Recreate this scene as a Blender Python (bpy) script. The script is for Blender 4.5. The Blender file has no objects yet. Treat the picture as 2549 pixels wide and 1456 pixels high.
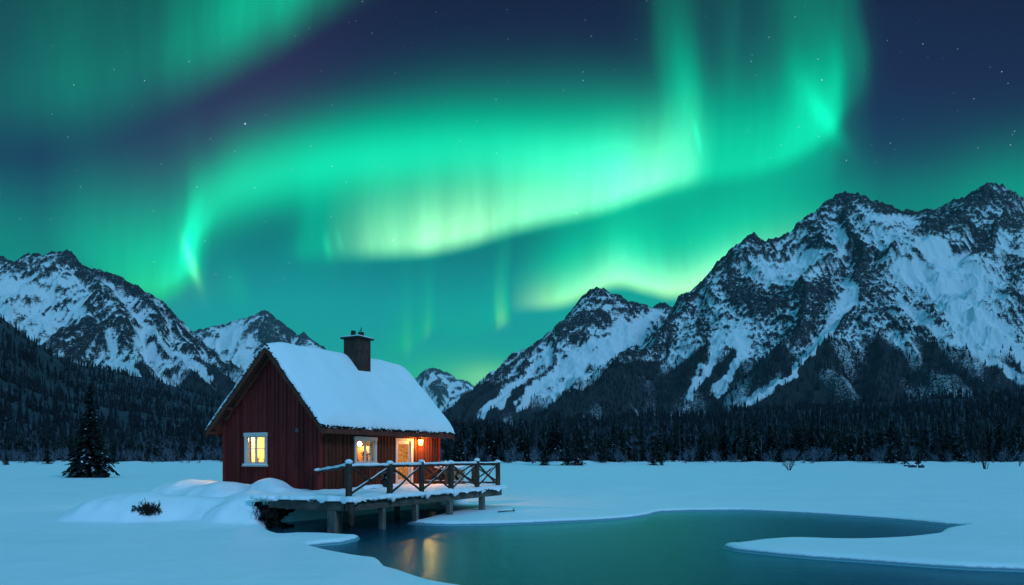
import bpy, bmesh, math, random
import numpy as np
from mathutils import Vector, Matrix

C = bpy.context.scene
COL = C.collection
# ------------------------------------------------------------------ camera
CAM_H, FOC, CX, HY = 2.3, 1688.0, 1274.0, 1135.0      # eye height, focal length and horizon in photo units (2548 wide)
cam_d = bpy.data.cameras.new('camera')
cam_d.sensor_width = 36.0
cam_d.lens = 36.0 * FOC / 2548.0
cam_d.shift_y = (HY - 728.0) / 2548.0
cam_d.clip_start, cam_d.clip_end = 0.1, 30000.0
cam = bpy.data.objects.new('camera', cam_d)
COL.objects.link(cam)
cam.location = (0, 0, CAM_H)
cam.rotation_euler = (math.radians(90), 0, 0)
C.camera = cam
C.render.engine = 'CYCLES'
cy = C.cycles
cy.use_denoising = True
cy.max_bounces = 8
cy.diffuse_bounces = 3
cy.glossy_bounces = 3
cy.transmission_bounces = 4
cy.transparent_max_bounces = 16
cy.sample_clamp_indirect = 6.0
cy.caustics_reflective = False
cy.caustics_refractive = False
C.view_settings.view_transform = 'Standard'
C.view_settings.look = 'None'
C.view_settings.exposure = 0.0
C.view_settings.gamma = 1.0

def az_el(px, py):
    """direction (azimuth, elevation) of a point of the photo"""
    U, V = (px - CX) / FOC, (HY - py) / FOC
    az = math.atan(U)
    return az, math.atan(V * math.cos(az))

# ------------------------------------------------------------------ night sky with the northern lights
world = bpy.data.worlds.new('World')
C.world = world
world.use_nodes = True
WT = world.node_tree
WT.nodes.clear()
WN, WL = WT.nodes, WT.links

class V:
    """a value in the sky's node tree; arithmetic on it adds Math nodes"""
    def __init__(s, sock): s.s = sock
    def __add__(s, o): return mth('ADD', s, o)
    __radd__ = __add__
    def __mul__(s, o): return mth('MULTIPLY', s, o)
    __rmul__ = __mul__
    def __sub__(s, o): return mth('SUBTRACT', s, o)
    def __rsub__(s, o): return mth('SUBTRACT', o, s)
    def __truediv__(s, o): return mth('DIVIDE', s, o)
    def __neg__(s): return mth('MULTIPLY', s, -1.0)
def mth(op, a, b=None, c=None):
    n = WN.new('ShaderNodeMath'); n.operation = op
    for i, x in enumerate((a, b, c)):
        if x is None: continue
        if isinstance(x, V): WL.new(x.s, n.inputs[i])
        else: n.inputs[i].default_value = float(x)
    return V(n.outputs[0])
def wexp(x): return mth('POWER', math.e, x)
def wmax(a, b): return mth('MAXIMUM', a, b)
def wsmooth(x, lo, hi, a=0.0, b=1.0):
    n = WN.new('ShaderNodeMapRange'); n.interpolation_type = 'SMOOTHSTEP'
    WL.new(x.s, n.inputs[0])
    n.inputs[1].default_value, n.inputs[2].default_value = lo, hi
    n.inputs[3].default_value, n.inputs[4].default_value = a, b
    return V(n.outputs[0])
tc = WN.new('ShaderNodeTexCoord')
sx = WN.new('ShaderNodeSeparateXYZ'); WL.new(tc.outputs['Generated'], sx.inputs[0])
dx, dy, dz = (V(sx.outputs[i]) for i in range(3))
AZ0 = mth('ARCTAN2', dx, dy)
EL = mth('ARCSINE', mth('MINIMUM', wmax(dz, -0.9999), 0.9999))
def wnoise(x, y, z, scale, detail=2.0, rough=0.5):
    cb = WN.new('ShaderNodeCombineXYZ')
    for i, q in enumerate((x, y, z)):
        if isinstance(q, V): WL.new(q.s, cb.inputs[i])
        else: cb.inputs[i].default_value = q
    n = WN.new('ShaderNodeTexNoise'); n.noise_dimensions = '3D'
    n.inputs['Scale'].default_value = scale; n.inputs['Detail'].default_value = detail
    n.inputs['Roughness'].default_value = rough
    WL.new(cb.outputs[0], n.inputs['Vector'])
    return V(n.outputs['Fac'])
AR = 0.85                                                # curves span azimuth -AR .. AR
drift = (wnoise(AZ0, EL, 1.3, 5.0) - 0.5)
AZ = AZ0 + drift * 0.035
T = (AZ / (2 * AR)) + 0.5
def curve(pts, lo, hi, t=None):
    """pts: (photo x, value)"""
    n = WN.new('ShaderNodeFloatCurve')
    cm = n.mapping; cm.use_clip = False
    c = cm.curves[0]
    P = sorted(((math.atan((px - CX) / FOC) / (2 * AR) + 0.5), (v - lo) / (hi - lo)) for px, v in pts)
    c.points[0].location = P[0]; c.points[1].location = P[-1]
    for p in P[1:-1]: c.points.new(*p)
    for p in c.points: p.handle_type = 'AUTO_CLAMPED'
    cm.update()
    WL.new((t or T).s, n.inputs['Value'])
    return V(n.outputs[0]) * (hi - lo) + lo
def edge_curve(pts, t=None):
    return curve([(px, az_el(px, py)[1]) for px, py in pts], -0.1, 0.75, t)
def band(edge, inten, up, soft, down=None, t=None, soft_up=None, rays=None, round_=False):
    """curtain: soft lower edge along `edge`, fading upwards over `up` radians"""
    d = EL - edge_curve(edge, t)
    low = wsmooth(d, -soft, soft_up if soft_up is not None else soft)
    q = wmax(d, 0.0) / up
    fade = wexp(-(q * q)) if round_ else wexp(-q)
    r = low * fade * wmax(curve(inten, -0.1, 1.6, t), 0.0)
    if rays is not None: r = r * rays
    return r
def hump(centre, inten, up, down, t=None):
    d = EL - edge_curve(centre, t)
    a = wmax(d, 0.0) / up; b = wmax(-d, 0.0) / down
    return wexp(-(a * a + b * b)) * wmax(curve(inten, -0.1, 1.6, t), 0.0)
def blob(px, py, lx, ly, rot=0.0):
    """soft spot at a photo point, lx along the direction rot (degrees, up from the right), ly across it"""
    a, e = az_el(px, py)
    k = 1.0 / FOC
    u, v = AZ0 - a, EL - e
    c, s = math.cos(math.radians(rot)), math.sin(math.radians(rot))
    p = (u * c + v * s) / (lx * k); q = (v * c - u * s) / (ly * k)
    return wexp(-(p * p + q * q))
rays_hi = wnoise(AZ * 1.0, EL * 0.12, 4.0, 34.0, 3.0, 0.62)
rays_lo = wnoise(AZ * 1.0, EL * 0.25, 9.0, 9.0, 2.0, 0.5)
RAY = wsmooth(rays_hi, 0.25, 0.75, 0.86, 1.10) * wsmooth(rays_lo, 0.28, 0.72, 0.86, 1.12)

# upper left veil
g1 = band([(-500,330),(-200,320),(0,270),(150,255),(300,225),(450,165),(600,80),(740,-5),(860,-80),(1000,-160)],
          [(-600,.15),(-200,.16),(0,.11),(200,.16),(350,.16),(450,.24),(560,.40),(680,.46),(760,.42),(900,.2),(1000,0)], 0.16, 0.06, soft_up=0.035, rays=RAY)
# main arc
g2 = hump([(330,640),(440,630),(475,560),(540,492),(620,455),(800,412),(1000,385),(1200,372),(1400,385),(1570,400),(1700,420)],
          [(380,0),(440,0),(460,.50),(520,.72),(650,.80),(800,.80),(1000,.74),(1200,.66),(1400,.62),(1520,.56),(1562,.42),(1600,.24),(1680,.14),(1780,0)], 0.044, 0.042)
g2b = hump([(330,560),(440,520),(540,440),(620,400),(800,350),(1000,300),(1200,280),(1400,280),(1570,300),(1700,320)],
          [(380,0),(445,.02),(540,.09),(800,.11),(1000,.13),(1200,.16),(1500,.20),(1562,.19),(1600,.14),(1680,.10),(1800,0)], 0.05, 0.1)
# glow between the arcs
g3 = hump([(700,600),(850,560),(1000,520),(1200,490),(1400,470),(1600,440),(1750,410),(1900,400),(2050,340),(2150,300)],
          [(660,0),(730,.05),(800,.16),(900,.16),(1100,.17),(1400,.24),(1600,.36),(1750,.40),(1900,.40),(2000,.40),(2070,.34),(2110,.08),(2180,0)], 0.075, 0.055)
# bright lower arc, sharp lower edge
lowedge = [(600,655),(740,652),(850,650),(950,646),(1050,640),(1150,620),(1300,578),(1500,535),(1650,487),(1750,462),(1850,448),(1930,430),(2010,392),(2070,345),(2110,290),(2180,230),(2300,200)]
g4 = band(lowedge, [(690,0),(722,.06),(760,.38),(830,.44),(900,.7),(960,1.1),(1080,1.2),(1250,1.15),(1400,1.1),(1600,1.0),(1690,.95),(1740,.76),(1790,.56),(1850,.50),(1950,.52),(2040,.55),(2080,.5),(2110,.18),(2150,.03),(2190,0)],
          0.085, 0.010, soft_up=0.020, rays=RAY, round_=True)
y4 = band(lowedge, [(800,0),(840,.12),(870,.2),(930,.55),(1020,.80),(1090,1.0),(1170,.95),(1280,.66),(1500,.55),(1620,.56),(1700,.44),(1742,.22),(1775,.03),(1800,0)], 0.062, 0.006, soft_up=0.026, rays=RAY, round_=True)
# curtain rising on the right
TS = ((AZ + (EL - 0.42) * 0.12) / (2 * AR)) + 0.5
g5 = band(lowedge, [(1560,0),(1630,.04),(1665,.20),(1700,.32),(1745,.30),(1790,.17),(1850,.22),(1900,.17),(1950,.20),(2010,.36),(2070,.40),(2110,.28),(2150,.24),(2172,.18),(2190,.03),(2230,0)],
          0.22, 0.02, soft_up=0.06, t=TS, rays=RAY)
# band low on the right, behind the peaks
e6 = [(1200,790),(1300,776),(1400,766),(1470,738),(1530,718),(1600,732),(1680,745),(1760,725),(1850,690),(2000,640)]
g6 = band(e6, [(1260,0),(1305,.16),(1370,.45),(1450,.68),(1600,.75),(1750,.75),(1850,.6),(2000,.3),(2200,0)], 0.085, 0.008, soft_up=0.018, rays=RAY, round_=True)
y6 = band(e6, [(1270,0),(1312,.18),(1370,.42),(1450,.55),(1600,.62),(1700,.75),(1800,.7),(1900,.4),(2100,0)], 0.034, 0.006, soft_up=0.016, round_=True)
g6b = hump([(1000,760),(1300,700),(1500,640),(1700,590),(1900,560),(2100,540),(2400,500),(2700,470)],
           [(1000,0),(1300,.05),(1400,.18),(1600,.3),(1800,.3),(2000,.2),(2300,.12),(2500,.2),(2800,.1)], 0.05, 0.09)
# small curtains in the middle
e7 = [(900,900),(960,890),(1010,880),(1050,850),(1080,828),(1150,842),(1220,822),(1262,806),(1280,800),(1350,800)]
g7 = band(e7, [(940,0),(990,.14),(1012,.34),(1030,.2),(1052,.3),(1066,.34),(1085,.12),(1150,.14),(1222,.2),(1240,.6),(1258,.62),(1268,.06),(1300,0)], 0.055, 0.008, soft_up=0.02)
y7 = band(e7, [(1000,0),(1015,.1),(1030,0),(1055,.06),(1062,.16),(1072,0),(1226,0),(1238,.4),(1256,.5),(1266,.0),(1300,0)], 0.022, 0.01, soft_up=0.016)
# left end of the main arc, low glow over the left mountains
g8 = band([(150,640),(220,680),(300,730),(380,748),(440,730),(485,700),(510,690),(540,690)],
          [(100,0),(200,.14),(300,.34),(380,.5),(450,.56),(482,.5),(505,.16),(530,0)], 0.10, 0.018, soft_up=0.02, rays=RAY, round_=True)
hook = blob(478,655,46,13,-72) * 0.55 + blob(470,610,40,14,88) * 0.35 + blob(512,560,38,15,62) * 0.22 + blob(487,690,16,7,-70) * 0.3
hook_r = blob(2058,300,60,16,-58) * 0.35 + blob(2015,240,70,28,-62) * 0.2 + blob(1735,340,30,6,-76) * 0.35 + blob(1708,220,110,34,-80) * 0.28
small_l = blob(588,715,50,22,-75) * 0.14 + blob(815,615,28,9,-78) * 0.3 + blob(845,600,24,7,-78) * 0.2
low = blob(1150,960,230,75) * 0.30 + blob(1250,940,80,40) * 0.2 + blob(-60,590,300,100) * 0.16 + blob(2560,520,260,110) * 0.16
front = wsmooth(dy, -0.1, 0.5)
G = (g1 * 1.5 + g2 + g2b + g3 + g4 * 0.78 + g5 + g6 * 1.4 + g6b + g7 * 1.25 + g8 * 1.7 + hook + hook_r + small_l + low) * front
Y = (y4 * 1.7 + y6 * 2.5 + y7 * 1.2 + blob(478,660,44,9,-72) * 0.4 + blob(1215,945,80,36) * 0.5 + blob(1150,945,140,50) * 0.10 + blob(400,720,120,40, 10) * 0.05) * front

# base sky: teal near the horizon, navy overhead
ramp = WN.new('ShaderNodeValToRGB')
cr = ramp.color_ramp
stops = [(0.00,(.008,.30,.24)),(0.16,(.010,.38,.32)),(0.36,(.007,.32,.33)),(0.52,(.004,.135,.165)),(0.68,(.009,.045,.105)),(0.82,(.010,.022,.074)),(1.0,(.007,.012,.046))]
cr.elements[0].position, cr.elements[0].color = stops[0][0], (*stops[0][1], 1)
cr.elements[1].position, cr.elements[1].color = stops[-1][0], (*stops[-1][1], 1)
for p, c in stops[1:-1]:
    e = cr.elements.new(p); e.color = (*c, 1)
tilt = EL + wsmooth(AZ0, 0.35, 0.75) * 0.11 + wsmooth(AZ0, -0.30, -0.68) * 0.07
WL.new((tilt / 0.60).s, ramp.inputs[0])
purple = blob(560,330,330,120,45) * 0.022
# stars
def stars(scale, size, seed, gain):
    vm = WN.new('ShaderNodeVectorMath'); vm.operation = 'ADD'
    WL.new(tc.outputs['Generated'], vm.inputs[0]); vm.inputs[1].default_value = (seed, seed * 1.7, seed * .3)
    vo = WN.new('ShaderNodeTexVoronoi'); vo.feature = 'F1'; vo.inputs['Scale'].default_value = scale
    WL.new(vm.outputs[0], vo.inputs['Vector'])
    sp = WN.new('ShaderNodeSeparateColor'); WL.new(vo.outputs['Color'], sp.inputs[0])
    core = wsmooth(V(vo.outputs['Distance']), size * .45, size, 1.0, 0.0)
    br = wsmooth(V(sp.outputs[0]), 0.35, 1.0)
    return core * br * br * gain
S = (stars(125.0, 0.085, 3.1, 0.5) + stars(24.0, 0.030, 7.7, 1.3)) * wsmooth(EL, 0.08, 0.3) * front
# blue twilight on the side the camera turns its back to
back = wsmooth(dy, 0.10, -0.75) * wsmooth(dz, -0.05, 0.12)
def rgb(r, g, b, k):
    m = WN.new('ShaderNodeCombineColor')
    for i, q in enumerate((r, g, b)): WL.new((k * q).s, m.inputs[i])
    return m.outputs[0]
def addc(a, b):
    m = WN.new('ShaderNodeMix'); m.data_type = 'RGBA'; m.blend_type = 'ADD'; m.inputs[0].default_value = 1.0
    WL.new(a, m.inputs[6]); WL.new(b, m.inputs[7])
    return m.outputs[2]
col = ramp.outputs[0]
k_dark = wmax(1.0 - G * 1.25, 0.0)
mm = WN.new('ShaderNodeMix'); mm.data_type = 'RGBA'; mm.blend_type = 'MULTIPLY'; mm.inputs[0].default_value = 1.0
gv = WN.new('ShaderNodeCombineColor')
k_red = wmax(1.0 - G * 2.2, 0.0)
for i in range(3): WL.new((k_dark if i else k_red).s, gv.inputs[i])
WL.new(col, mm.inputs[6]); WL.new(gv.outputs[0], mm.inputs[7])
col = mm.outputs[2]
gb = WN.new('ShaderNodeCombineColor')
WL.new((G * 0.003).s, gb.inputs[0]); WL.new((G * 0.80).s, gb.inputs[1]); WL.new((G * wsmooth(EL, 0.12, 0.27, 0.20, 0.45)).s, gb.inputs[2])
col = addc(col, gb.outputs[0])
col = addc(col, rgb(0.30, 0.34, 0.16, Y))
col = addc(col, rgb(0.8, 0.12, 0.55, purple))
col = addc(col, rgb(1.0, 1.0, 1.0, S))
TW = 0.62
over = wsmooth(EL, 0.72, 1.2) * wsmooth(dy, -0.9, 0.2)       # unseen cyan glow added overhead, to brighten the snow on the ground
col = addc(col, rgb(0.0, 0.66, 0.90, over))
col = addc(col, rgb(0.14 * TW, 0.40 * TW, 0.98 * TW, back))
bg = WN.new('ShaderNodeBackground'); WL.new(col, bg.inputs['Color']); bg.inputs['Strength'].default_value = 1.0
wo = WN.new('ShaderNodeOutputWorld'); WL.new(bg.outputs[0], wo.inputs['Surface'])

# ------------------------------------------------------------------ soft blue twilight from behind the camera
sun_d = bpy.data.lights.new('sun', 'SUN')
sun_d.energy = 1.22
sun_d.color = (0.38, 0.66, 1.0)
sun_d.angle = math.radians(12)
sun = bpy.data.objects.new('sun', sun_d)
COL.objects.link(sun)
def aim_sun(az_deg, el_deg):
    a, e = math.radians(az_deg), math.radians(el_deg)
    d = Vector((math.sin(a) * math.cos(e), math.cos(a) * math.cos(e), math.sin(e)))   # towards the light
    sun.rotation_euler = d.to_track_quat('Z', 'Y').to_euler()
aim_sun(134, 34)

# ------------------------------------------------------------------ numbers: noise, photo rays
def photo(px, py, D):
    """the point at distance D (along the view axis) seen at photo point (px, py)"""
    return ((px - CX) / FOC * D, D, CAM_H - (py - HY) / FOC * D)
def ground(px, py, z=0.0):
    D = (CAM_H - z) * FOC / (py - HY)
    return ((px - CX) / FOC * D, D)
_perm = {}
def gnoise(x, y, seed=0):
    """2-D gradient noise, about -1 .. 1"""
    if seed not in _perm:
        r = np.random.RandomState(seed)
        p = r.permutation(512).astype(np.int64); a = r.rand(512) * 2 * np.pi
        _perm[seed] = (p, np.cos(a), np.sin(a))
    p, ga, gb = _perm[seed]
    xi, yi = np.floor(x).astype(np.int64), np.floor(y).astype(np.int64)
    xf, yf = x - xi, y - yi
    u, v = xf * xf * xf * (xf * (xf * 6 - 15) + 10), yf * yf * yf * (yf * (yf * 6 - 15) + 10)
    def g(i, j):
        h = p[(p[(xi + i) & 511] + yi + j) & 511]
        return ga[h] * (xf - i) + gb[h] * (yf - j)
    n0 = g(0, 0) * (1 - u) + g(1, 0) * u
    n1 = g(0, 1) * (1 - u) + g(1, 1) * u
    return (n0 * (1 - v) + n1 * v) * 1.5
def fbm(x, y, octv=5, seed=0, gain=0.5):
    s = 0.0; a = 1.0
    for o in range(octv):
        s = s + a * gnoise(x * 2 ** o + 17.3 * o, y * 2 ** o - 9.1 * o, seed + o); a *= gain
    return s
def ridged(x, y, octv=5, seed=0, gain=0.5):
    s = 0.0; a = 1.0
    for o in range(octv):
        n = 1 - np.abs(gnoise(x * 2 ** o + 31.7 * o, y * 2 ** o + 5.3 * o, seed + o))
        s = s + a * n * n; a *= gain
    return s
def sstep(x, a, b):
    t = np.clip((x - a) / (b - a), 0, 1)
    return t * t * (3 - 2 * t)

# ------------------------------------------------------------------ meshes and objects
def link(o, parent=None):
    COL.objects.link(o)
    if parent is not None: o.parent = parent
    return o
def tag(o, label=None, cat=None, group=None, kind=None):
    if label: o['label'] = label
    if cat: o['category'] = cat
    if group: o['group'] = group
    if kind: o['kind'] = kind
    return o
def empty(name, loc=(0, 0, 0), rz=0.0, label=None, cat=None, group=None):
    o = bpy.data.objects.new(name, None)
    o.empty_display_size = 0.2
    o.location = loc; o.rotation_euler = (0, 0, rz)
    return tag(link(o), label, cat, group)
def np_mesh(name, verts, faces, mats, midx=None, smooth=False):
    """verts (n,3); faces: (m,k) array or a list of such arrays"""
    if not isinstance(faces, list): faces = [faces]
    faces = [np.asarray(f, dtype=np.int32) for f in faces if len(f)]
    me = bpy.data.meshes.new(name)
    verts = np.asarray(verts, dtype=np.float32)
    me.vertices.add(len(verts)); me.vertices.foreach_set('co', verts.ravel())
    nl = sum(f.size for f in faces); nf = sum(len(f) for f in faces)
    me.loops.add(nl); me.loops.foreach_set('vertex_index', np.concatenate([f.ravel() for f in faces]))
    me.polygons.add(nf)
    tot = np.concatenate([np.full(len(f), f.shape[1], np.int32) for f in faces])
    st = np.concatenate([[0], np.cumsum(tot)[:-1]]).astype(np.int32)
    me.polygons.foreach_set('loop_start', st)
    if midx is not None: me.polygons.foreach_set('material_index', np.asarray(midx, dtype=np.int32))
    if smooth: me.polygons.foreach_set('use_smooth', np.ones(nf, dtype=bool))
    for m in (mats if isinstance(mats, (list, tuple)) else [mats]): me.materials.append(m)
    me.update(calc_edges=True); me.validate()
    return me
def np_obj(name, verts, faces, mats, parent=None, midx=None, smooth=False):
    return link(bpy.data.objects.new(name, np_mesh(name, verts, faces, mats, midx, smooth)), parent)
def grid_faces(nr, nc):
    i = np.arange(nr * nc).reshape(nr, nc)
    return np.stack([i[:-1, :-1], i[:-1, 1:], i[1:, 1:], i[1:, :-1]], -1).reshape(-1, 4)

class MB:
    """collects shapes and links them as ONE mesh object"""
    def __init__(s): s.v = []; s.f = []; s.m = []
    def add(s, verts, faces, mi=0):
        b = len(s.v); s.v += [tuple(v) for v in verts]
        s.f += [tuple(b + i for i in f) for f in faces]; s.m += [mi] * len(faces)
        return s
    def box(s, lo, hi, mi=0):
        (x0, y0, z0), (x1, y1, z1) = lo, hi
        return s.add([(x0,y0,z0),(x1,y0,z0),(x1,y1,z0),(x0,y1,z0),(x0,y0,z1),(x1,y0,z1),(x1,y1,z1),(x0,y1,z1)],
                     [(0,3,2,1),(4,5,6,7),(0,1,5,4),(1,2,6,5),(2,3,7,6),(3,0,4,7)], mi)
    def bar(s, a, b, w, h, mi=0, up=(0, 0, 1)):
        """box of section w x h along a-b"""
        a, b = Vector(a), Vector(b); d = (b - a).normalized()
        sd = d.cross(Vector(up))
        if sd.length < 1e-4: sd = d.cross(Vector((1, 0, 0)))
        sd.normalize(); u = sd.cross(d).normalized()
        vs = [p + sd * (i * w / 2) + u * (j * h / 2) for p in (a, b) for i, j in ((-1,-1),(1,-1),(1,1),(-1,1))]
        return s.add(vs, [(0,1,2,3),(7,6,5,4),(0,4,5,1),(1,5,6,2),(2,6,7,3),(3,7,4,0)], mi)
    def tube(s, pts, rad, seg=8, mi=0, cap=True, jit=0.0, rnd=None):
        pts = [Vector(p) for p in pts]; n = len(pts)
        rad = rad if isinstance(rad, (list, tuple)) else [rad] * n
        vs = []; ref = None
        for i, p in enumerate(pts):
            d = (pts[min(i + 1, n - 1)] - pts[max(i - 1, 0)]).normalized()
            if ref is None or abs(ref.dot(d)) > 0.95:
                ref = Vector((0, 0, 1)) if abs(d.z) < 0.9 else Vector((1, 0, 0))
            a = d.cross(ref).normalized(); b = a.cross(d).normalized()
            for k in range(seg):
                t = 2 * math.pi * k / seg
                r = rad[i] * (1 + (rnd.uniform(-jit, jit) if jit else 0))
                vs.append(p + (a * math.cos(t) + b * math.sin(t)) * r)
        fs = [(i*seg+k, i*seg+(k+1) % seg, (i+1)*seg+(k+1) % seg, (i+1)*seg+k) for i in range(n-1) for k in range(seg)]
        if cap:
            fs.append(tuple(range(seg - 1, -1, -1))); fs.append(tuple((n - 1) * seg + k for k in range(seg)))
        return s.add(vs, fs, mi)
    def lump(s, c, r, seed=0, sub=2, amp=0.25, mi=0, flat=1.0):
        """irregular rounded lump, r = (rx, ry, rz)"""
        bm = bmesh.new(); bmesh.ops.create_icosphere(bm, subdivisions=sub, radius=1.0)
        q = np.array([v.co[:] for v in bm.verts])
        k = 1 + amp * (gnoise(q[:,0]*1.6+seed*3.1, q[:,1]*1.6+q[:,2]*2.1, 5) + .5*gnoise(q[:,0]*3.7-seed, q[:,2]*3.7+q[:,1]*2.9, 6))
        q = q * k[:, None] * np.array(r) + np.array(c)
        fs = [tuple(v.index for v in f.verts) for f in bm.faces]; bm.free()
        return s.add(q.tolist(), fs, mi)
    def build(s, name, mats, parent=None, smooth=False, bevel=0.0, autosmooth=False):
        me = bpy.data.meshes.new(name); me.from_pydata(s.v, [], s.f)
        for m in (mats if isinstance(mats, (list, tuple)) else [mats]): me.materials.append(m)
        me.polygons.foreach_set('material_index', s.m)
        if smooth: me.polygons.foreach_set('use_smooth', [True] * len(s.f))
        me.update(); me.validate()
        o = link(bpy.data.objects.new(name, me), parent)
        if bevel:
            b = o.modifiers.new('bevel', 'BEVEL'); b.width = bevel; b.segments = 2; b.limit_method = 'ANGLE'
        return o

# ------------------------------------------------------------------ materials
class NT:
    """small helper to write node materials"""
    def __init__(s, name, rough=0.8, spec=0.3):
        s.m = bpy.data.materials.new(name); s.m.use_nodes = True
        s.t = s.m.node_tree; s.p = s.t.nodes['Principled BSDF']
        s.p.inputs['Roughness'].default_value = rough
        s.p.inputs['Specular IOR Level'].default_value = spec
        s.out = s.t.nodes['Material Output']
    def n(s, typ, **kw):
        x = s.t.nodes.new(typ)
        for k, v in kw.items(): setattr(x, k, v)
        return x
    def l(s, a, b): s.t.links.new(a, b)
    def coord(s, kind='Object', scale=(1, 1, 1), rot=(0, 0, 0)):
        c = s.n('ShaderNodeTexCoord'); m = s.n('ShaderNodeMapping'); m.inputs['Scale'].default_value = scale; m.inputs['Rotation'].default_value = rot
        s.l(c.outputs[kind], m.inputs['Vector']); return m.outputs[0]
    def noise(s, scale, detail=4, rough=0.55, vec=None):
        x = s.n('ShaderNodeTexNoise'); x.inputs['Scale'].default_value = scale
        x.inputs['Detail'].default_value = detail; x.inputs['Roughness'].default_value = rough
        if vec is not None: s.l(vec, x.inputs['Vector'])
        return x.outputs['Fac']
    def ramp(s, fac, stops):
        r = s.n('ShaderNodeValToRGB'); e = r.color_ramp.elements
        def c4(c): return (*c, 1) if isinstance(c, tuple) else (c, c, c, 1)
        e[0].position, e[0].color = stops[0][0], c4(stops[0][1])
        e[1].position, e[1].color = stops[-1][0], c4(stops[-1][1])
        for p, c in stops[1:-1]:
            q = e.new(p); q.color = c4(c)
        s.l(fac, r.inputs[0]); return r.outputs[0]
    def mix(s, f, a, b, blend='MIX'):
        x = s.n('ShaderNodeMix', data_type='RGBA', blend_type=blend)
        for i, q in ((0, f), (6, a), (7, b)):
            if isinstance(q, (int, float)): x.inputs[i].default_value = q
            elif isinstance(q, tuple): x.inputs[i].default_value = (*q, 1)
            else: s.l(q, x.inputs[i])
        return x.outputs[2]
    def math(s, op, a, b=None):
        x = s.n('ShaderNodeMath', operation=op)
        for i, q in enumerate((a, b)):
            if q is None: continue
            if isinstance(q, (int, float)): x.inputs[i].default_value = q
            else: s.l(q, x.inputs[i])
        return x.outputs[0]
    def bump(s, h, strength=0.3, dist=0.02, into=True):
        b = s.n('ShaderNodeBump'); b.inputs['Strength'].default_value = strength; b.inputs['Distance'].default_value = dist
        s.l(h, b.inputs['Height'])
        if into: s.l(b.outputs[0], s.p.inputs['Normal'])
        return b.outputs[0]
    def base(s, c):
        if isinstance(c, tuple): s.p.inputs['Base Color'].default_value = (*c, 1)
        else: s.l(c, s.p.inputs['Base Color'])
        return s

def mat_plain(name, col, rough=0.7, spec=0.3, var=0.15, scale=12, bump=0.0):
    t = NT(name, rough, spec); f = t.noise(scale, 5, 0.6, t.coord())
    lo = tuple(c * (1 - var) for c in col); hi = tuple(min(1, c * (1 + var)) for c in col)
    t.base(t.ramp(f, [(0.3, lo), (0.7, hi)]))
    if bump: t.bump(f, bump, 0.02)
    return t.m
def mat_wood(name, dark, light, rough=0.75, grain=(30, 30, 2.2), bump=0.35, spec=0.2, blot=0.5):
    """weathered wood, grain along the object's z unless `grain` says otherwise"""
    t = NT(name, rough, spec)
    g = t.noise(1.0, 6, 0.65, t.coord('Object', grain))
    b = t.noise(2.3, 4, 0.6, t.coord())
    c = t.ramp(g, [(0.28, dark), (0.72, light)])
    c = t.mix(t.math('MULTIPLY', t.ramp(b, [(0.35, 0.0), (0.7, 1.0)]), blot), c, tuple(x * 0.45 for x in dark))
    t.base(c); t.bump(g, bump, 0.01)
    return t.m
def mat_snow(name='snow', scale=1.0, bump=0.25):
    t = NT(name, 0.62, 0.25)
    co = t.coord('Object')
    a = t.noise(1.2 * scale, 5, 0.6, co); b = t.noise(60 * scale, 3, 0.7, co)
    t.base(t.ramp(a, [(0.25, (.80, .82, .85)), (0.75, (.88, .89, .90))]))
    h = t.math('ADD', t.math('MULTIPLY', a, 1.0), t.math('MULTIPLY', b, 0.05))
    t.bump(h, bump, 0.06)
    t.p.inputs['Subsurface Weight'].default_value = 0.0
    return t.m
M = {}
M['snow'] = mat_snow('snow')
M['cover'] = mat_snow('snow_cover', 2.0, 0.3)
M['needle'] = mat_plain('spruce_needles', (.013, .019, .016), 0.8, 0.15, 0.4, 3)
M['needle_far'] = mat_plain('far_needles', (.011, .014, .018), 0.9, 0.1, 0.5, 0.05)
M['snow_far'] = mat_plain('clinging_snow', (.62, .66, .72), 0.8, 0.1, 0.1, 1)
M['bark'] = mat_wood('bark', (.030, .024, .020), (.085, .070, .060), 0.9, (14, 14, 3), 0.6)
M['birch'] = mat_wood('frosted_bark', (.03, .028, .030), (.17, .18, .21), 0.9, (5, 5, 1.5), 0.2)
M['twig'] = mat_plain('dark_twigs', (.030, .022, .018), 0.9, 0.1, 0.3, 8)
M['frost'] = mat_plain('frosted_twigs', (.15, .17, .22), 0.9, 0.1, 0.4, .6)

# ------------------------------------------------------------------ cabin frame (needed by the ground as well)
ROT = math.atan2(0.888, 0.46)                       # long wall runs along local x, away from the camera
CORNER = (-6.895, 24.4); DECK_Z = 1.0
D1 = np.array((0.46, 0.888)) / math.hypot(0.46, 0.888); E1 = np.array((-D1[1], D1[0]))
CL, CW, WALL_H = 7.67, 4.94, 2.34                   # length, gable width, wall height
def to_local(x, y):
    a, b = x - CORNER[0], y - CORNER[1]
    return a * D1[0] + b * D1[1], a * E1[0] + b * E1[1]
def to_world(lx, ly):
    return CORNER[0] + lx * D1[0] + ly * E1[0], CORNER[1] + lx * D1[1] + ly * E1[1]
def on_long(px, py, ly=0.0):
    """photo point on the long wall's plane -> (local x, local z)"""
    k = (px - CX) / FOC; ox, oy = to_world(0, ly)
    x = (k * oy - ox) / (D1[0] - k * D1[1]); Y = oy + D1[1] * x
    return x, CAM_H - (py - HY) / FOC * Y - DECK_Z
def on_gable(px, py, lx=0.0):
    k = (px - CX) / FOC; ox, oy = to_world(lx, 0)
    y = (k * oy - ox) / (E1[0] - k * E1[1]); Y = oy + E1[1] * y
    return y, CAM_H - (py - HY) / FOC * Y - DECK_Z

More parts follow.
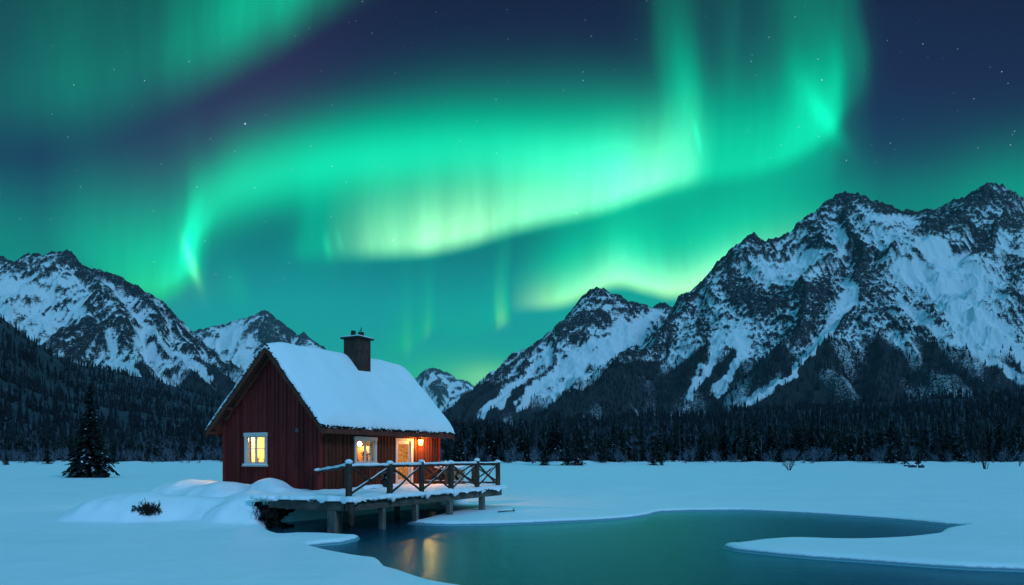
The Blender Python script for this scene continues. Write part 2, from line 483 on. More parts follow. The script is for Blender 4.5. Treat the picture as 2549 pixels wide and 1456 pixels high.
# ------------------------------------------------------------------ snow field with the open pond
pond_px = [(1165,1456,.12),(1075,1440,.12),(1000,1416,.12),(962,1408,.1),(948,1397,.06),(940,1388,.1),(900,1381,.12),(830,1373,.08),(768,1363,.02),
           (800,1353,.06),(850,1345,.10),(888,1336,.10),(895,1330,.12),(870,1322,.2),(800,1314,.25),(740,1311,.28),(700,1311,.3),(668,1301,.3)]
pond = [ground(px, py, z) for px, py, z in pond_px]
pond += [(-7.75, 21.4), (-7.9, 22.3), (-7.3, 23.3), (-6.2, 24.9), (-4.9, 27.2), (-3.9, 28.6), (-2.9, 28.4), (-2.45, 27.0), (-2.9, 24.8), (-3.3, 23.2)]
pond += [ground(px, py, 0.0) for px, py in
         [(1012,1303),(1060,1307),(1120,1309),(1250,1307),(1400,1301),(1500,1296),(1565,1291),(1612,1284),(1632,1278),(1650,1275),(1720,1273),(1850,1272),
          (2000,1279),(2150,1289),(2250,1297),(2330,1305),(2405,1312)]]
pond += [ground(px, py, z) for px, py, z in
         [(2352,1318,.05),(2330,1328,.08),(2250,1336,.1),(2150,1341,.1),(2080,1341,.1),(1970,1338,.1),(1890,1343,.1),(1830,1353,.08),(1806,1358,.03),
          (1800,1364,0),(1830,1372,0),(1900,1380,0),(2000,1390,0),(2100,1397,0),(2250,1408,0),(2400,1418,0),(2560,1424,0),(2800,1434,0),(3300,1450,0)]]
pond += [(16.0, 9.5), (9.0, 8.2), (2.0, 8.6), (.6, 10.2)]
def catmull(P, n=5):
    P = np.array(P); out = []
    for i in range(len(P)):
        a, b, c, d = P[i - 1], P[i], P[(i + 1) % len(P)], P[(i + 2) % len(P)]
        for k in range(n):
            t = k / n
            q = 0.5 * (2*b + (c-a)*t + (2*a-5*b+4*c-d)*t*t + (3*b-a-3*c+d)*t**3)
            out.append(0.35 * (b + (c - b) * t) + 0.65 * q)
    return np.array(out)
POND = catmull(pond, 4)
def pond_sdf(x, y):
    """distance to the pond's edge, negative over water"""
    d2 = np.full(x.shape, 1e9); ins = np.zeros(x.shape, bool)
    A = POND; B = np.roll(POND, -1, 0)
    for (ax, ay), (bx, by) in zip(A, B):
        ex, ey = bx - ax, by - ay
        t = np.clip(((x - ax) * ex + (y - ay) * ey) / (ex * ex + ey * ey + 1e-12), 0, 1)
        d2 = np.minimum(d2, (x - ax - ex * t) ** 2 + (y - ay - ey * t) ** 2)
        c = ((ay > y) != (by > y)) & (x < ex * (y - ay) / (ey + 1e-12 if abs(ey) < 1e-12 else ey) + ax)
        ins ^= c
    d = np.sqrt(d2)
    return np.where(ins, -d, d)
def mound(x, y, px, D, z0, sx, sy, rot=0.0):
    cx = (px - CX) / FOC * D; c, s = math.cos(rot), math.sin(rot)
    u, v = (x - cx) * c + (y - D) * s, -(x - cx) * s + (y - D) * c
    return z0 * np.exp(-(u / sx) ** 2 - (v / sy) ** 2)
def ground_h(x, y, sdf=None):
    x = np.asarray(x, float); y = np.asarray(y, float)
    d = pond_sdf(x, y) if sdf is None else sdf
    wob = 0.035 * fbm(x * 1.1, y * 1.1, 4, 3)
    dd = d + wob * sstep(np.abs(d), 0.0, 0.4)
    o = np.maximum(dd, 0)
    lip = 0.02 + 0.13 * (1 - np.exp(-o / 0.07)) + 0.06 * sstep(o, 0.3, 3.0) + 0.17 * sstep(o, 2.5, 16.0)
    h = lip + 0.05 * fbm(x * 0.13, y * 0.13, 3, 11) * sstep(o, 0.6, 6) + 0.012 * fbm(x * 0.9, y * 0.9, 3, 21) * sstep(o, 0.3, 2)
    # drifts
    lx, ly = to_local(x, y)
    ox = np.maximum(np.maximum(-lx, lx - CL), 0); oy = np.maximum(np.maximum(-ly - 0.0, ly - CW), 0)
    hd = np.hypot(ox, oy)
    side = sstep(ly, -0.9, 0.6)
    plate = 0.93 * np.exp(-(hd / 2.4) ** 2) * side
    wx_, wy_ = x + .22 * fbm(x * .55, y * .55, 3, 42), y + .22 * fbm(x * .55 + 7, y * .55, 3, 43)
    acc = np.maximum(plate, 0) ** 5
    for px, D, hh, rx, ry, rot in ((338, 22.5, .88, 2.5, 1.5, .05), (505, 22.9, .76, 2.2, 1.3, -.05), (632, 22.9, 1.0, 1.5, 1.9, .1), (668, 24.55, 1.30, 1.5, 1.0, -.47), (735, 23.5, .85, 1.4, 1.1, -.3), (560, 25.2, 1.05, 2.2, 1.6, .2),
                                   (492, 27.4, 1.10, 3.0, 1.9, .05), (395, 28.2, .55, 3.4, 1.6, 0)):
        cx = (px - CX) / FOC * D; c, s = math.cos(rot), math.sin(rot)
        u, v = ((wx_ - cx) * c + (wy_ - D) * s) / rx, (-(wx_ - cx) * s + (wy_ - D) * c) / ry
        r2 = u * u + v * v
        acc = acc + (hh * np.where(r2 < 1, np.clip(1 - r2, 0, 1) ** 1.05, 0) + .0) ** 5
    m = acc ** .2
    m = m * (1 + 0.05 * fbm(x * 0.8, y * 0.8, 3, 41))
    near = sstep(d, 0.0, 0.30)
    h = h + m * near
    h = h + 0.14 * sstep(-x, 2.0, 14.0) * sstep(d, 0.5, 5) * sstep(y, 19.5, 15.0) * 0.7
    # right bank is flat ice; a bank with drifts under the far trees
    bank = sstep(y, 138, 158) * 0.55 * (1 + 0.5 * fbm(x * 0.09, y * 0.12, 3, 51)) + sstep(y, 118, 150) * np.maximum(fbm(x * 0.16, y * 0.2, 4, 61), 0) * 0.35
    h = h + bank
    # beneath the cabin the ground stays low
    inside = (lx > 0.1) & (lx < CL - 0.1) & (ly > 0.1) & (ly < CW - 0.1)
    h = np.where(inside, np.minimum(h, 0.75), h)
    # under the deck
    under = sstep(lx, -3.6, -3.0) * sstep(-lx, -7.2, -6.6) * sstep(ly, -4.2, -3.8) * sstep(-ly, -0.35, 0.25)
    bankd = sstep(lx, 0.6, -0.4) * sstep(ly, -2.2, -1.2)
    h = np.where((under > 0.4) & (h > 0.55) & (bankd < 0.5), 0.55, h)
    rip = ridged(x * .5 + .3 * y, y * 1.9 - .2 * x + .5 * fbm(x * .3, y * .3, 2, 77), 3, 71) - 1.0
    h = h + .016 * rip * sstep(d, 0.5, 2.5) * sstep(y, 60, 30) * sstep(fbm(x * .16, y * .16, 3, 75), -.5, .5)
    # below the water: a shallow shelf, then deep
    i = np.maximum(-dd, 0)
    bed = -0.035 * (1 - np.exp(-i / 0.1)) - 0.10 * i - 0.35 * i * i
    return np.where(dd > 0, h, np.maximum(0.02 * np.exp(-i / 0.03) + bed - 0.012, -1.6))
def graded(lo, f0, f1, hi, step, grow):
    a = list(np.arange(f0, f1 + 1e-6, step)); s = step; v = f0; left = []
    while v > lo: s *= grow; v -= s; left.append(v)
    s = step; v = f1; right = []
    while v < hi: s *= grow; v += s; right.append(v)
    return np.array(left[::-1] + a + right)
gx = graded(-420, -15.0, 15.0, 420, 0.085, 1.045)
gy = graded(-25, 11.0, 30.0, 330, 0.085, 1.03)
X, Y = np.meshgrid(gx, gy)
SD = pond_sdf(X.ravel(), Y.ravel()).reshape(X.shape)
H = ground_h(X, Y, SD)
t = NT('snow_ground', 0.6, 0.25)
co = t.coord('Object')
a = t.noise(0.35, 5, 0.55, co); b = t.noise(9.0, 4, 0.6, co); fine = t.noise(90, 2, 0.7, co)
snowc = t.ramp(a, [(0.25, (.80, .82, .85)), (0.75, (.88, .89, .90))])
geo = t.n('ShaderNodeNewGeometry'); sp = t.n('ShaderNodeSeparateXYZ'); t.l(geo.outputs['Position'], sp.inputs[0])
bed = t.ramp(t.math('ADD', t.math('MULTIPLY', sp.outputs['Z'], 1.0), 0.95), [(0.55, (.004, .018, .022)), (0.80, (.06, .16, .17)), (0.95, (.20, .42, .44)), (0.985, (.10, .22, .28)), (1.0, (.16, .28, .34))])
rim = t.ramp(t.math('ADD', sp.outputs['Z'], t.math('MULTIPLY', t.math('SUBTRACT', b, .5), .05)), [(.05, 0.0), (.085, 1.0)])
t.base(t.mix(rim, bed, snowc))
t.bump(t.math('ADD', t.math('MULTIPLY', a, 2.0), t.math('ADD', t.math('MULTIPLY', b, 0.16), t.math('MULTIPLY', fine, 0.05))), 0.42, 0.1)
M['field'] = t.m
sg = np_obj('snow_ground', np.stack([X, Y, H], -1).reshape(-1, 3), grid_faces(*X.shape), M['field'], smooth=True)
tag(sg, kind='structure')
def hz(x, y): return float(ground_h(np.array([x]), np.array([y]))[0])

# ------------------------------------------------------------------ water
t = NT('water', 0.1, 0.5)
co = t.coord('Object', (1.0, 2.6, 1.0))
w1 = t.noise(0.5, 3, 0.5, co); w2 = t.noise(5.0, 3, 0.6, t.coord('Object', (1.7, 4.5, 1.0)))
hgt = t.math('ADD', w1, t.math('MULTIPLY', w2, 0.75))
bmp = t.bump(hgt, 0.26, 0.06, into=False)
gl = t.n('ShaderNodeBsdfGlossy'); gl.inputs['Roughness'].default_value = 0.22; gl.inputs['Color'].default_value = (.56, .90, 1.0, 1); t.l(bmp, gl.inputs['Normal'])
df = t.n('ShaderNodeBsdfDiffuse'); df.inputs['Color'].default_value = (.0002, .048, .085, 1)
tr = t.n('ShaderNodeBsdfTransparent'); tr.inputs['Color'].default_value = (.18, .62, .66, 1)
body = t.n('ShaderNodeMixShader'); body.inputs[0].default_value = 0.72
t.l(tr.outputs[0], body.inputs[1]); t.l(df.outputs[0], body.inputs[2])
fr = t.n('ShaderNodeFresnel'); fr.inputs['IOR'].default_value = 1.25; t.l(bmp, fr.inputs['Normal'])
mx = t.n('ShaderNodeMixShader'); t.l(fr.outputs[0], mx.inputs[0]); t.l(body.outputs[0], mx.inputs[1]); t.l(gl.outputs[0], mx.inputs[2])
t.l(mx.outputs[0], t.out.inputs['Surface'])
M['water'] = t.m
wx, wy = np.meshgrid(np.linspace(-14, 26, 41), np.linspace(5, 34, 30))
wo_ = np_obj('water', np.stack([wx, wy, wx * 0], -1).reshape(-1, 3), grid_faces(*wx.shape), M['water'], smooth=True)
tag(wo_, kind='structure')

# ------------------------------------------------------------------ mountains
def mat_mountain(name, rock_a, rock_b, warm, cell):
    """snow and bare rock; `rock` is how bare the ground is (steepness and crests), broken up by fine noise"""
    t = NT(name, 0.85, 0.1)
    at = t.n('ShaderNodeAttribute', attribute_name='rock'); wa = t.n('ShaderNodeAttribute', attribute_name='forest')
    co = t.coord('Object', (1, 1, 1.6))
    n1 = t.noise(1.0 / cell, 6, 0.68, co); n2 = t.noise(1.0 / (cell * 7), 4, 0.6, co)
    st = t.noise(1.0 / (cell * 1.6), 5, 0.65, t.coord('Object', (.16, .22, 3.0), (.16, .12, 0)))
    n3 = t.noise(1.0 / (cell * 1.1), 5, 0.62, t.coord('Object', (1.0, .20, .24)))
    v = t.math('ADD', at.outputs['Fac'], t.math('MULTIPLY', t.math('SUBTRACT', n1, 0.5), 0.9))
    v = t.math('ADD', v, t.math('MULTIPLY', t.math('SUBTRACT', n3, 0.5), 1.15))
    v = t.math('ADD', v, t.math('MULTIPLY', t.math('SUBTRACT', st, 0.5), 1.15))
    mask = t.ramp(v, [(0.39, 0.0), (0.52, .55), (0.68, 1.0)])
    rock = t.ramp(n2, [(0.3, rock_a), (0.62, rock_b), (0.80, warm)])
    rock = t.mix(0.6, rock, t.ramp(n1, [(0.3, .25), (0.7, 1.0)]), 'MULTIPLY')
    c = t.mix(mask, (.86, .86, .88), rock)
    fm = t.ramp(t.math('ADD', wa.outputs['Fac'], t.math('MULTIPLY', t.math('SUBTRACT', n1, 0.5), 0.9)), [(0.42, 0.0), (0.66, 1.0)])
    c = t.mix(fm, c, (.030, .036, .042))
    t.base(c)
    t.bump(t.math('ADD', n1, t.math('MULTIPLY', mask, 0.35)), 1.0, cell * 1.1)
    return t.m
def spine(pts, D, T=None):
    """ridge line given at photo points. T None: at distance D (or per-point distance); else it descends towards the viewer at slope T from the first point"""
    out = []
    if T is None:
        for p in pts: out.append(photo(p[0], p[1], p[2] if len(p) > 2 else D))
    else:
        x0, y0, z0 = photo(pts[0][0], pts[0][1], D); out.append((x0, y0, z0))
        for p in pts[1:]:
            k = (HY - p[1]) / FOC
            Yd = (D - (z0 - CAM_H) / T) / (1 - k / T)
            Yd = min(Yd, out[-1][1] - 4)
            out.append(photo(p[0], p[1], Yd))
    return np.array(out)
def build_mountain(name, px0, px1, nc, Y0, Y1, nr, spines, amp, wl, seed, mat, kside=0.95, soft=7.0, tree_top=None, tree_soft=60., rock_bias=0.0, chutes=(), rowpow=1.0, snowfields=(), cliffs=()):
    """ridge skeleton -> height field. spines: (points, side slope, weight)"""
    u = np.linspace(px0, px1, nc); v = np.linspace(0, 1, nr) ** rowpow
    PX, VY = np.meshgrid(u, v)
    Yg = Y0 + (Y1 - Y0) * VY; Xg = (PX - CX) / FOC * Yg
    wx = Xg + wl * 0.16 * fbm(Xg / wl, Yg / wl, 4, seed); wy = Yg + wl * 0.16 * fbm(Xg / wl + 40, Yg / wl, 4, seed + 9)
    acc = np.zeros(Xg.shape); mx = np.full(Xg.shape, -1e9); prox = np.full(Xg.shape, 1e9)
    hs = []
    for pts, k, w in spines:
        for a, b in zip(pts[:-1], pts[1:]):
            ex, ey = b[0] - a[0], b[1] - a[1]
            tt = np.clip(((wx - a[0]) * ex + (wy - a[1]) * ey) / (ex * ex + ey * ey + 1e-9), 0, 1)
            d = np.hypot(wx - a[0] - ex * tt, wy - a[1] - ey * tt)
            zz = a[2] + (b[2] - a[2]) * tt - k * d * (1 - 0.22 * sstep(d, 0, 700))
            hs.append(zz.astype(np.float32)); prox = np.minimum(prox, d / w)
    hs = np.array(hs); mxx = hs.max(0)
    # soft maximum, without lifting the crests themselves
    Z = mxx + soft * np.log(np.maximum(np.exp((hs - mxx) / soft).sum(0), 1.0)) - soft * 0.7
    Z = np.maximum(Z, mxx - 1)
    far = sstep(prox, 4, 130)
    rn = ridged(Xg / wl, Yg / wl, 6, seed + 20, 0.52) - 1.0
    rs = ridged(Xg / (wl * .23), Yg / (wl * .23) , 4, seed + 40, 0.55) - 1.0
    Z = Z + amp * (rn * (0.12 + 0.88 * far)) + amp * 0.16 * rs
    r3 = ridged(Xg / (wl * .075), Yg / (wl * .075), 3, seed + 50, 0.55) - 1.0
    pyv = HY - (Z - CAM_H) / Yg * FOC                      # where each spot stands in the photo
    warpx = PX + 16 * fbm(PX / 45., pyv / 45., 4, seed + 55); warpy = pyv + 12 * fbm(PX / 45. + 9, pyv / 45., 4, seed + 58)
    pat = np.zeros(Z.shape)
    for lst, sg in ((snowfields, -1.0), (cliffs, 1.0)):
        for e in lst:
            (cx_, cy_, rx, ry), rot = e[:4], math.radians(e[4] if len(e) > 4 else 0)
            a_, b_ = warpx - cx_, warpy - cy_
            u_, v_ = (a_ * math.cos(rot) + b_ * math.sin(rot)) / rx, (-a_ * math.sin(rot) + b_ * math.cos(rot)) / ry
            pat = pat + sg * np.exp(-(u_ * u_ + v_ * v_) ** 1.5)
    pat = np.clip(pat, -1, 1)
    Z = Z + amp * .07 * r3 * np.clip(1 + pat, .15, 1.8)
    gy_, gx_ = np.gradient(Z)
    dX = np.gradient(Xg, axis=1); dYv = np.gradient(Yg, axis=0)
    sx_ = gx_ / dX; sy_ = gy_ / dYv - sx_ * (np.gradient(Xg, axis=0) / dYv)
    slope = np.hypot(sx_, sy_)
    lap = Z - (np.roll(Z, 4, 0) + np.roll(Z, -4, 0) + np.roll(Z, 4, 1) + np.roll(Z, -4, 1)) / 4
    rock = 0.55 * sstep(slope, 0.75, 1.7) + 0.34 * np.exp(-prox / 45.) + 0.30 * np.clip(lap / (amp * .08), -1, 1) \
        + 0.30 * fbm(Xg / (wl * 1.1), (Yg) / (wl * 1.1), 4, seed + 60) + rock_bias + pat * np.where(pat < 0, .62, .34)
    rock = np.clip(rock, -.7, .80)
    forest = np.zeros(Z.shape)
    if tree_top is not None:
        tt = tree_top + 45 * fbm(Xg / 220., Yg / 220., 3, seed + 70) + 70 * np.exp(-prox / 50.) - 30
        forest = sstep(Z, tt + tree_soft, tt - tree_soft) * (0.55 + 0.5 * np.exp(-prox / 70.)) + 0.22 * fbm(Xg / 70., Yg / 160., 3, seed + 80)
        forest = forest * sstep(Z, tt + tree_soft * 1.5, tt - tree_soft * .2)
        rock = rock * (1 - 0.8 * sstep(Z, tt + 30, tt - 90))
        for ch in chutes:                                    # avalanche tracks kept free of trees
            for a, b in zip(ch[:-1], ch[1:]):
                (x0, y0), (x1, y1) = a, b
                ex, ey = x1 - x0, y1 - y0
                q = np.clip(((warpx - x0) * ex + (warpy - y0) * ey) / (ex * ex + ey * ey), 0, 1)
                dd = np.hypot(warpx - x0 - ex * q, warpy - y0 - ey * q)
                k = sstep(dd, 15, 4) * .9
                forest = forest * (1 - k); rock = rock - 0.6 * k
    o = np_obj(name, np.stack([Xg, Yg, Z], -1).reshape(-1, 3), grid_faces(nr, nc), mat, smooth=True)
    for nm, arr in (('rock', rock), ('forest', forest)):
        at = o.data.attributes.new(nm, 'FLOAT', 'POINT'); at.data.foreach_set('value', arr.astype(np.float32).ravel())
    tag(o, kind='structure')
    return dict(X=Xg, Y=Yg, Z=Z, forest=forest, prox=prox, slope=slope)

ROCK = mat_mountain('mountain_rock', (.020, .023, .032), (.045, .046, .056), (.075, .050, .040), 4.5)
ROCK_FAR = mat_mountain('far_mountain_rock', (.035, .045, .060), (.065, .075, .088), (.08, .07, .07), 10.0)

# big massif on the right
crest = spine([(1376,1006,1500),(1445,971,1620),(1497,944,1720),(1560,890,1900),(1610,850,2050),(1640,800,2150),(1700,745,2260),(1760,690,2330),(1795,655,2350),(1825,618,2350),(1845,606,2350),
               (1862,600,2350),(1872,586,2350),(1890,583,2350),(1908,604,2350),(1935,596,2380),(1965,575,2400),(1985,557,2400),(2003,547,2400),(2020,532,2400),(2050,520,2400),(2068,496,2400),(2085,484,2400),(2108,479,2400),
               (2130,484,2400),(2150,499,2420),(2175,503,2440),(2200,502,2450),(2235,508,2460),(2262,522,2460),(2300,523,2470),(2335,519,2470),(2350,508,2470),(2375,490,2450),(2400,480,2430),(2420,466,2420),(2445,461,2420),
               (2475,468,2420),(2510,480,2420),(2548,494,2420),(2650,520,2420),(2800,470,2400),(2950,480,2400)], 2350)
sp6 = [(crest, 1.15, 1.0)]
def spur(pts, D, T, k, w, lst): 
    s_ = spine(pts, D, T); lst.append((s_, k, w)); return s_
spur([(2108,481),(2122,560),(2132,620),(2140,690),(2150,738)], 2400, .95, 1.35, 1.0, sp6)
b0 = sp6[-1][0][-1]
spur([(2150,738),(2195,775),(2250,818),(2330,862),(2420,908),(2490,940),(2560,968),(2650,1000)], b0[1], .62, 1.0, .8, sp6)
spur([(2150,738),(2115,790),(2075,832),(2030,872),(1975,920),(1920,962),(1865,1000)], b0[1], .72, 1.15, .8, sp6)
spur([(2150,738),(2160,830),(2172,920),(2180,1000)], b0[1], .72, 1.0, .8, sp6)
spur([(2062,515),(2058,570),(2046,628),(2020,700),(1992,770),(1962,828),(1930,880)], 2400, .92, 1.25, .9, sp6)
spur([(1830,615),(1822,660),(1838,705),(1870,745),(1905,775),(1950,795)], 2350, 1.0, 1.3, 1.0, sp6)
spur([(1700,745),(1712,790),(1742,828),(1760,850),(1752,900),(1722,950),(1690,1000)], 2260, .90, 1.2, 1.0, sp6)
spur([(1760,850),(1812,880),(1840,915),(1822,960),(1790,1005)], sp6[-1][0][3][1], .75, 1.1, .8, sp6)
spur([(1640,800),(1652,840),(1640,880),(1600,930),(1560,985)], 2150, .85, 1.15, .9, sp6)
spur([(1985,557),(1975,590),(1962,618),(1955,640)], 2400, 1.25, 1.5, 1.0, sp6)
spur([(2250,515),(2258,560),(2290,600),(2350,640),(2390,690)], 2460, .95, 1.2, 1.0, sp6)
spur([(2420,466),(2405,520),(2330,560),(2300,585)], 2420, 1.1, 1.3, 1.0, sp6)
spur([(2475,468),(2490,540),(2460,590),(2420,630)], 2420, 1.0, 1.3, 1.0, sp6)
spur([(2600,505),(2570,580),(2530,640),(2500,690)], 2420, 1.0, 1.3, 1.0, sp6)
spur([(2700,520),(2680,640),(2640,750),(2610,850),(2600,960)], 2420, .85, 1.1, .9, sp6)
M6 = build_mountain('mountain', 1330, 2950, 900, 900, 2750, 520, sp6, 62., 300., 100, ROCK, tree_top=275., tree_soft=70., soft=8.,
    snowfields=[(1948,678,85,34,-12),(2022,650,26,46,25),(2317,609,46,30,20),(2225,545,70,18,8),(2386,690,80,60),(2410,748,95,70,25),(2455,835,85,45,35),(2086,618,17,52,15),(1838,850,26,36),(2112,738,22,48,30),(2262,690,30,60,-40),(2495,600,22,40)],
    cliffs=[(2103,532,13,36),(2021,588,26,34),(2128,494,44,12),(2201,514,56,13),(1878,596,27,16),(1890,738,70,44,20),(1833,712,34,44),(1747,810,20,44),(1657,845,26,50,20),(2350,560,70,26,-20),(2450,486,70,20),(2516,549,46,22),(2452,600,60,32,-15),(2165,690,38,80,-25),(2290,745,26,60,-50),(2046,745,20,70,20),(2525,680,24,56),(1800,648,26,34,40)],
    chutes=[[(1795,830),(1770,900),(1720,985)],[(1850,850),(1835,900),(1780,985)],[(2100,770),(2040,850),(1975,930),(1862,1000)],[(2230,740),(2330,820),(2450,890),(2560,960)],[(2480,790),(2520,850),(2560,930)]])
# shoulder to its left
sp5 = [(spine([(980,1075,2000),(1060,1050,2100),(1100,1035,2150),(1150,1008,2250),(1200,965,2350),(1250,916,2450),(1300,876,2520),(1350,840,2600),(1395,806,2650),(1403,795,2650),(1410,789,2650),(1420,802,2670),(1427,780,2680),(1432,760,2690),(1442,732,2700),
               (1455,720,2700),(1472,713,2700),(1490,718,2700),(1500,728,2700),(1512,732,2700),(1530,737,2700),(1542,750,2720),(1570,750,2720),(1590,752,2720),(1612,760,2730),(1628,768,2740),(1643,754,2750),(1655,750,2750),(1668,760,2750),(1700,775,2750),(1800,830,2700),(1900,900,2700)], 2600), 1.15, 1.0)]
spur([(1472,713),(1478,755),(1490,790),(1515,825)], 2700, 1.3, 1.5, 1.0, sp5)
spur([(1410,789),(1432,835),(1462,880),(1480,930),(1490,985),(1500,1040)], 2650, .80, 1.15, .9, sp5)
spur([(1410,789),(1392,850),(1352,905),(1300,960),(1240,1020)], 2650, .80, 1.1, .9, sp5)
spur([(1300,876),(1275,930),(1222,990),(1180,1030)], 2520, .75, 1.1, .9, sp5)
spur([(1570,750),(1590,780),(1605,810)], 2720, 1.2, 1.5, 1.0, sp5)
M5 = build_mountain('mountain', 940, 1950, 560, 1250, 3000, 340, sp5, 46., 260., 200, ROCK, tree_top=250., tree_soft=90., soft=7.,
    snowfields=[(1549,829,52,36,15),(1522,760,26,9),(1507,880,44,34,-30),(1610,795,40,20,-30),(1432,930,18,60,35)],
    cliffs=[(1470,735,28,26),(1462,800,26,32),(1508,806,22,34,-30),(1566,777,40,16,10),(1415,812,26,24,20),(1660,755,16,8),(1535,742,24,9)],
    chutes=[[(1480,850),(1430,900),(1360,950),(1290,1010)],[(1560,840),(1520,900),(1450,960)],[(1370,880),(1290,960),(1200,1030)]])
# left massif
sp1 = [(spine([(-320,720,2300),(-150,660,2300),(-40,655,2300),(0,641,2300),(12,639,2300),(30,650,2300),(60,640,2300),(78,634,2300),(95,634,2300),(112,640,2300),(128,644,2300),(146,634,2300),(160,628,2300),(178,626,2300),(195,633,2300),(207,645,2300),(218,664,2300),
               (240,664,2300),(262,674,2300),(300,690,2300),(340,714,2280),(370,735,2260),(388,745,2250),(430,784,2200),(470,820,2150),(520,852,2100),(560,888,2050),(600,926,2000),(660,975,1900),(740,1030,1800)], 2300), 1.05, 1.0)]
spur([(178,626),(160,665),(128,690),(112,712)], 2300, 1.3, 1.4, 1.0, sp1)
spur([(210,650),(232,690),(246,712),(262,740),(290,790),(325,850),(355,910),(380,960)], 2300, .80, 1.15, 1.0, sp1)
spur([(246,712),(212,770),(175,815),(120,860),(60,900)], sp1[-1][0][2][1], .75, 1.15, .9, sp1)
spur([(340,714),(372,770),(400,820),(440,875),(490,930),(540,985)], 2280, .80, 1.1, .9, sp1)
spur([(430,784),(462,840),(510,890),(560,950)], 2200, .80, 1.1, .9, sp1)
spur([(30,648),(20,690),(-30,740),(-80,800)], 2300, .95, 1.2, .9, sp1)
spur([(95,634),(80,670),(40,690)], 2300, 1.3, 1.4, .9, sp1)
M1 = build_mountain('mountain', -320, 780, 560, 1000, 2600, 340, sp1, 48., 260., 300, ROCK, tree_top=235., tree_soft=85., soft=7.,
    snowfields=[(55,722,62,20,8),(120,806,70,20,-20),(160,704,44,10,-25),(365,868,16,40,-35),(200,760,30,26),(20,780,40,20)],
    cliffs=[(173,660,44,28),(59,668,50,22),(20,650,30,10),(238,764,28,44),(250,824,52,38),(408,786,46,40,40),(330,720,60,18,35),(215,680,20,30),(480,850,40,22,40)],
    chutes=[[(350,800),(420,870),(520,935)],[(270,830),(290,900),(345,945)]])
# peaks at the end of the valley
sp3 = [(spine([(380,900),(440,842),(490,824),(530,815),(560,811),(585,802),(605,797),(625,795),(640,785),(655,776),(662,774),(676,780),(684,795),(700,806),(715,812),(732,828),(745,838),(752,826),(758,823),(766,836),(785,850),(800,863),(850,900),(920,960)], 4600), 1.2, 1.0)]
spur([(662,774),(640,815),(600,860),(570,900)], 4600, 1.0, 1.3, 1.0, sp3)
spur([(662,774),(690,830),(705,890),(720,950)], 4600, .9, 1.2, 1.0, sp3)
spur([(560,811),(540,860),(545,920)], 4600, .9, 1.2, 1.0, sp3)
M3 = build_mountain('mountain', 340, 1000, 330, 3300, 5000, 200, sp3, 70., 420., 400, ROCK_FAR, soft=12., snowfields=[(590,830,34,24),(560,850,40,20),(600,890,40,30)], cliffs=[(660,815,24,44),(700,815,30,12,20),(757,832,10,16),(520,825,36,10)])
sp4 = [(spine([(900,1010),(980,985),(1035,946),(1050,930),(1062,920),(1072,916),(1084,917),(1096,924),(1108,924),(1125,930),(1140,944),(1160,944),(1180,953),(1240,985),(1300,1010)], 6800), 1.1, 1.0)]
spur([(1078,916),(1092,960),(1110,1000)], 6800, .8, 1.1, 1.0, sp4)
spur([(1062,920),(1045,965),(1040,1010)], 6800, .8, 1.1, 1.0, sp4)
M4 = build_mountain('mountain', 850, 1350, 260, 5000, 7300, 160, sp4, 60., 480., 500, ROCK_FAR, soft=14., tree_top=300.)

# ------------------------------------------------------------------ wooded hills at the mountains' feet
t = NT('forest_floor', 0.9, 0.1)
fco = t.coord('Object')
f = t.noise(0.08, 5, 0.65, fco)
t.base(t.ramp(f, [(0.35, (.020, .024, .030)), (0.62, (.050, .058, .075)), (0.85, (.22, .24, .29))]))
M['floor'] = t.m
def build_hill(name, prof, Y0, nc, nr, back, power, seed, bumpy):
    P = np.array(prof, float)
    u = np.linspace(P[0, 0], P[-1, 0], nc)
    Dc = np.interp(u, P[:, 0], P[:, 2]); pyc = np.interp(u, P[:, 0], P[:, 1])
    zc = CAM_H + (HY - pyc) / FOC * Dc
    v = np.linspace(0, 1, nr)
    Yg = Y0 + (Dc[None, :] + back - Y0) * v[:, None]
    Xg = (u[None, :] - CX) / FOC * Yg
    q = np.clip((Yg - Y0) / (Dc[None, :] - Y0), 0, 1)
    over = np.maximum(Yg - Dc[None, :], 0)
    Z = 0.35 + (zc[None, :] - 0.35) * q ** power - over * 0.25 + bumpy * fbm(Xg / 90., Yg / 90., 4, seed) * sstep(q, 0.0, 0.35)
    o = np_obj(name, np.stack([Xg, Yg, Z], -1).reshape(-1, 3), grid_faces(nr, nc), M['floor'], smooth=True)
    tag(o, kind='structure')
    return dict(X=Xg, Y=Yg, Z=Z)
HR = build_hill('hill', [(900,1062,720),(1000,1070,720),(1110,1066,700),(1300,1062,680),(1500,1046,720),(1700,1034,760),(1900,1022,800),(2100,1012,800),(2300,996,800),(2548,980,760),(2750,963,740),(3000,945,720),(3500,960,700),(4300,1050,640),(5200,1110,560)], 158, 240, 70, 260, 1.35, 700, 4.)
HLf = build_hill('hill', [(-2400,1110,520),(-1700,980,600),(-1000,720,700),(-420,560,760),(-250,600,760),(0,775,760),(60,826,780),(120,875,800),(180,908,850),(260,922,900),(350,940,940),(450,972,980),(560,1002,1000),(650,1022,1000),(800,1040,960),(1000,1058,900),(1150,1070,850)], 158, 240, 80, 260, 1.5, 720, 6.)

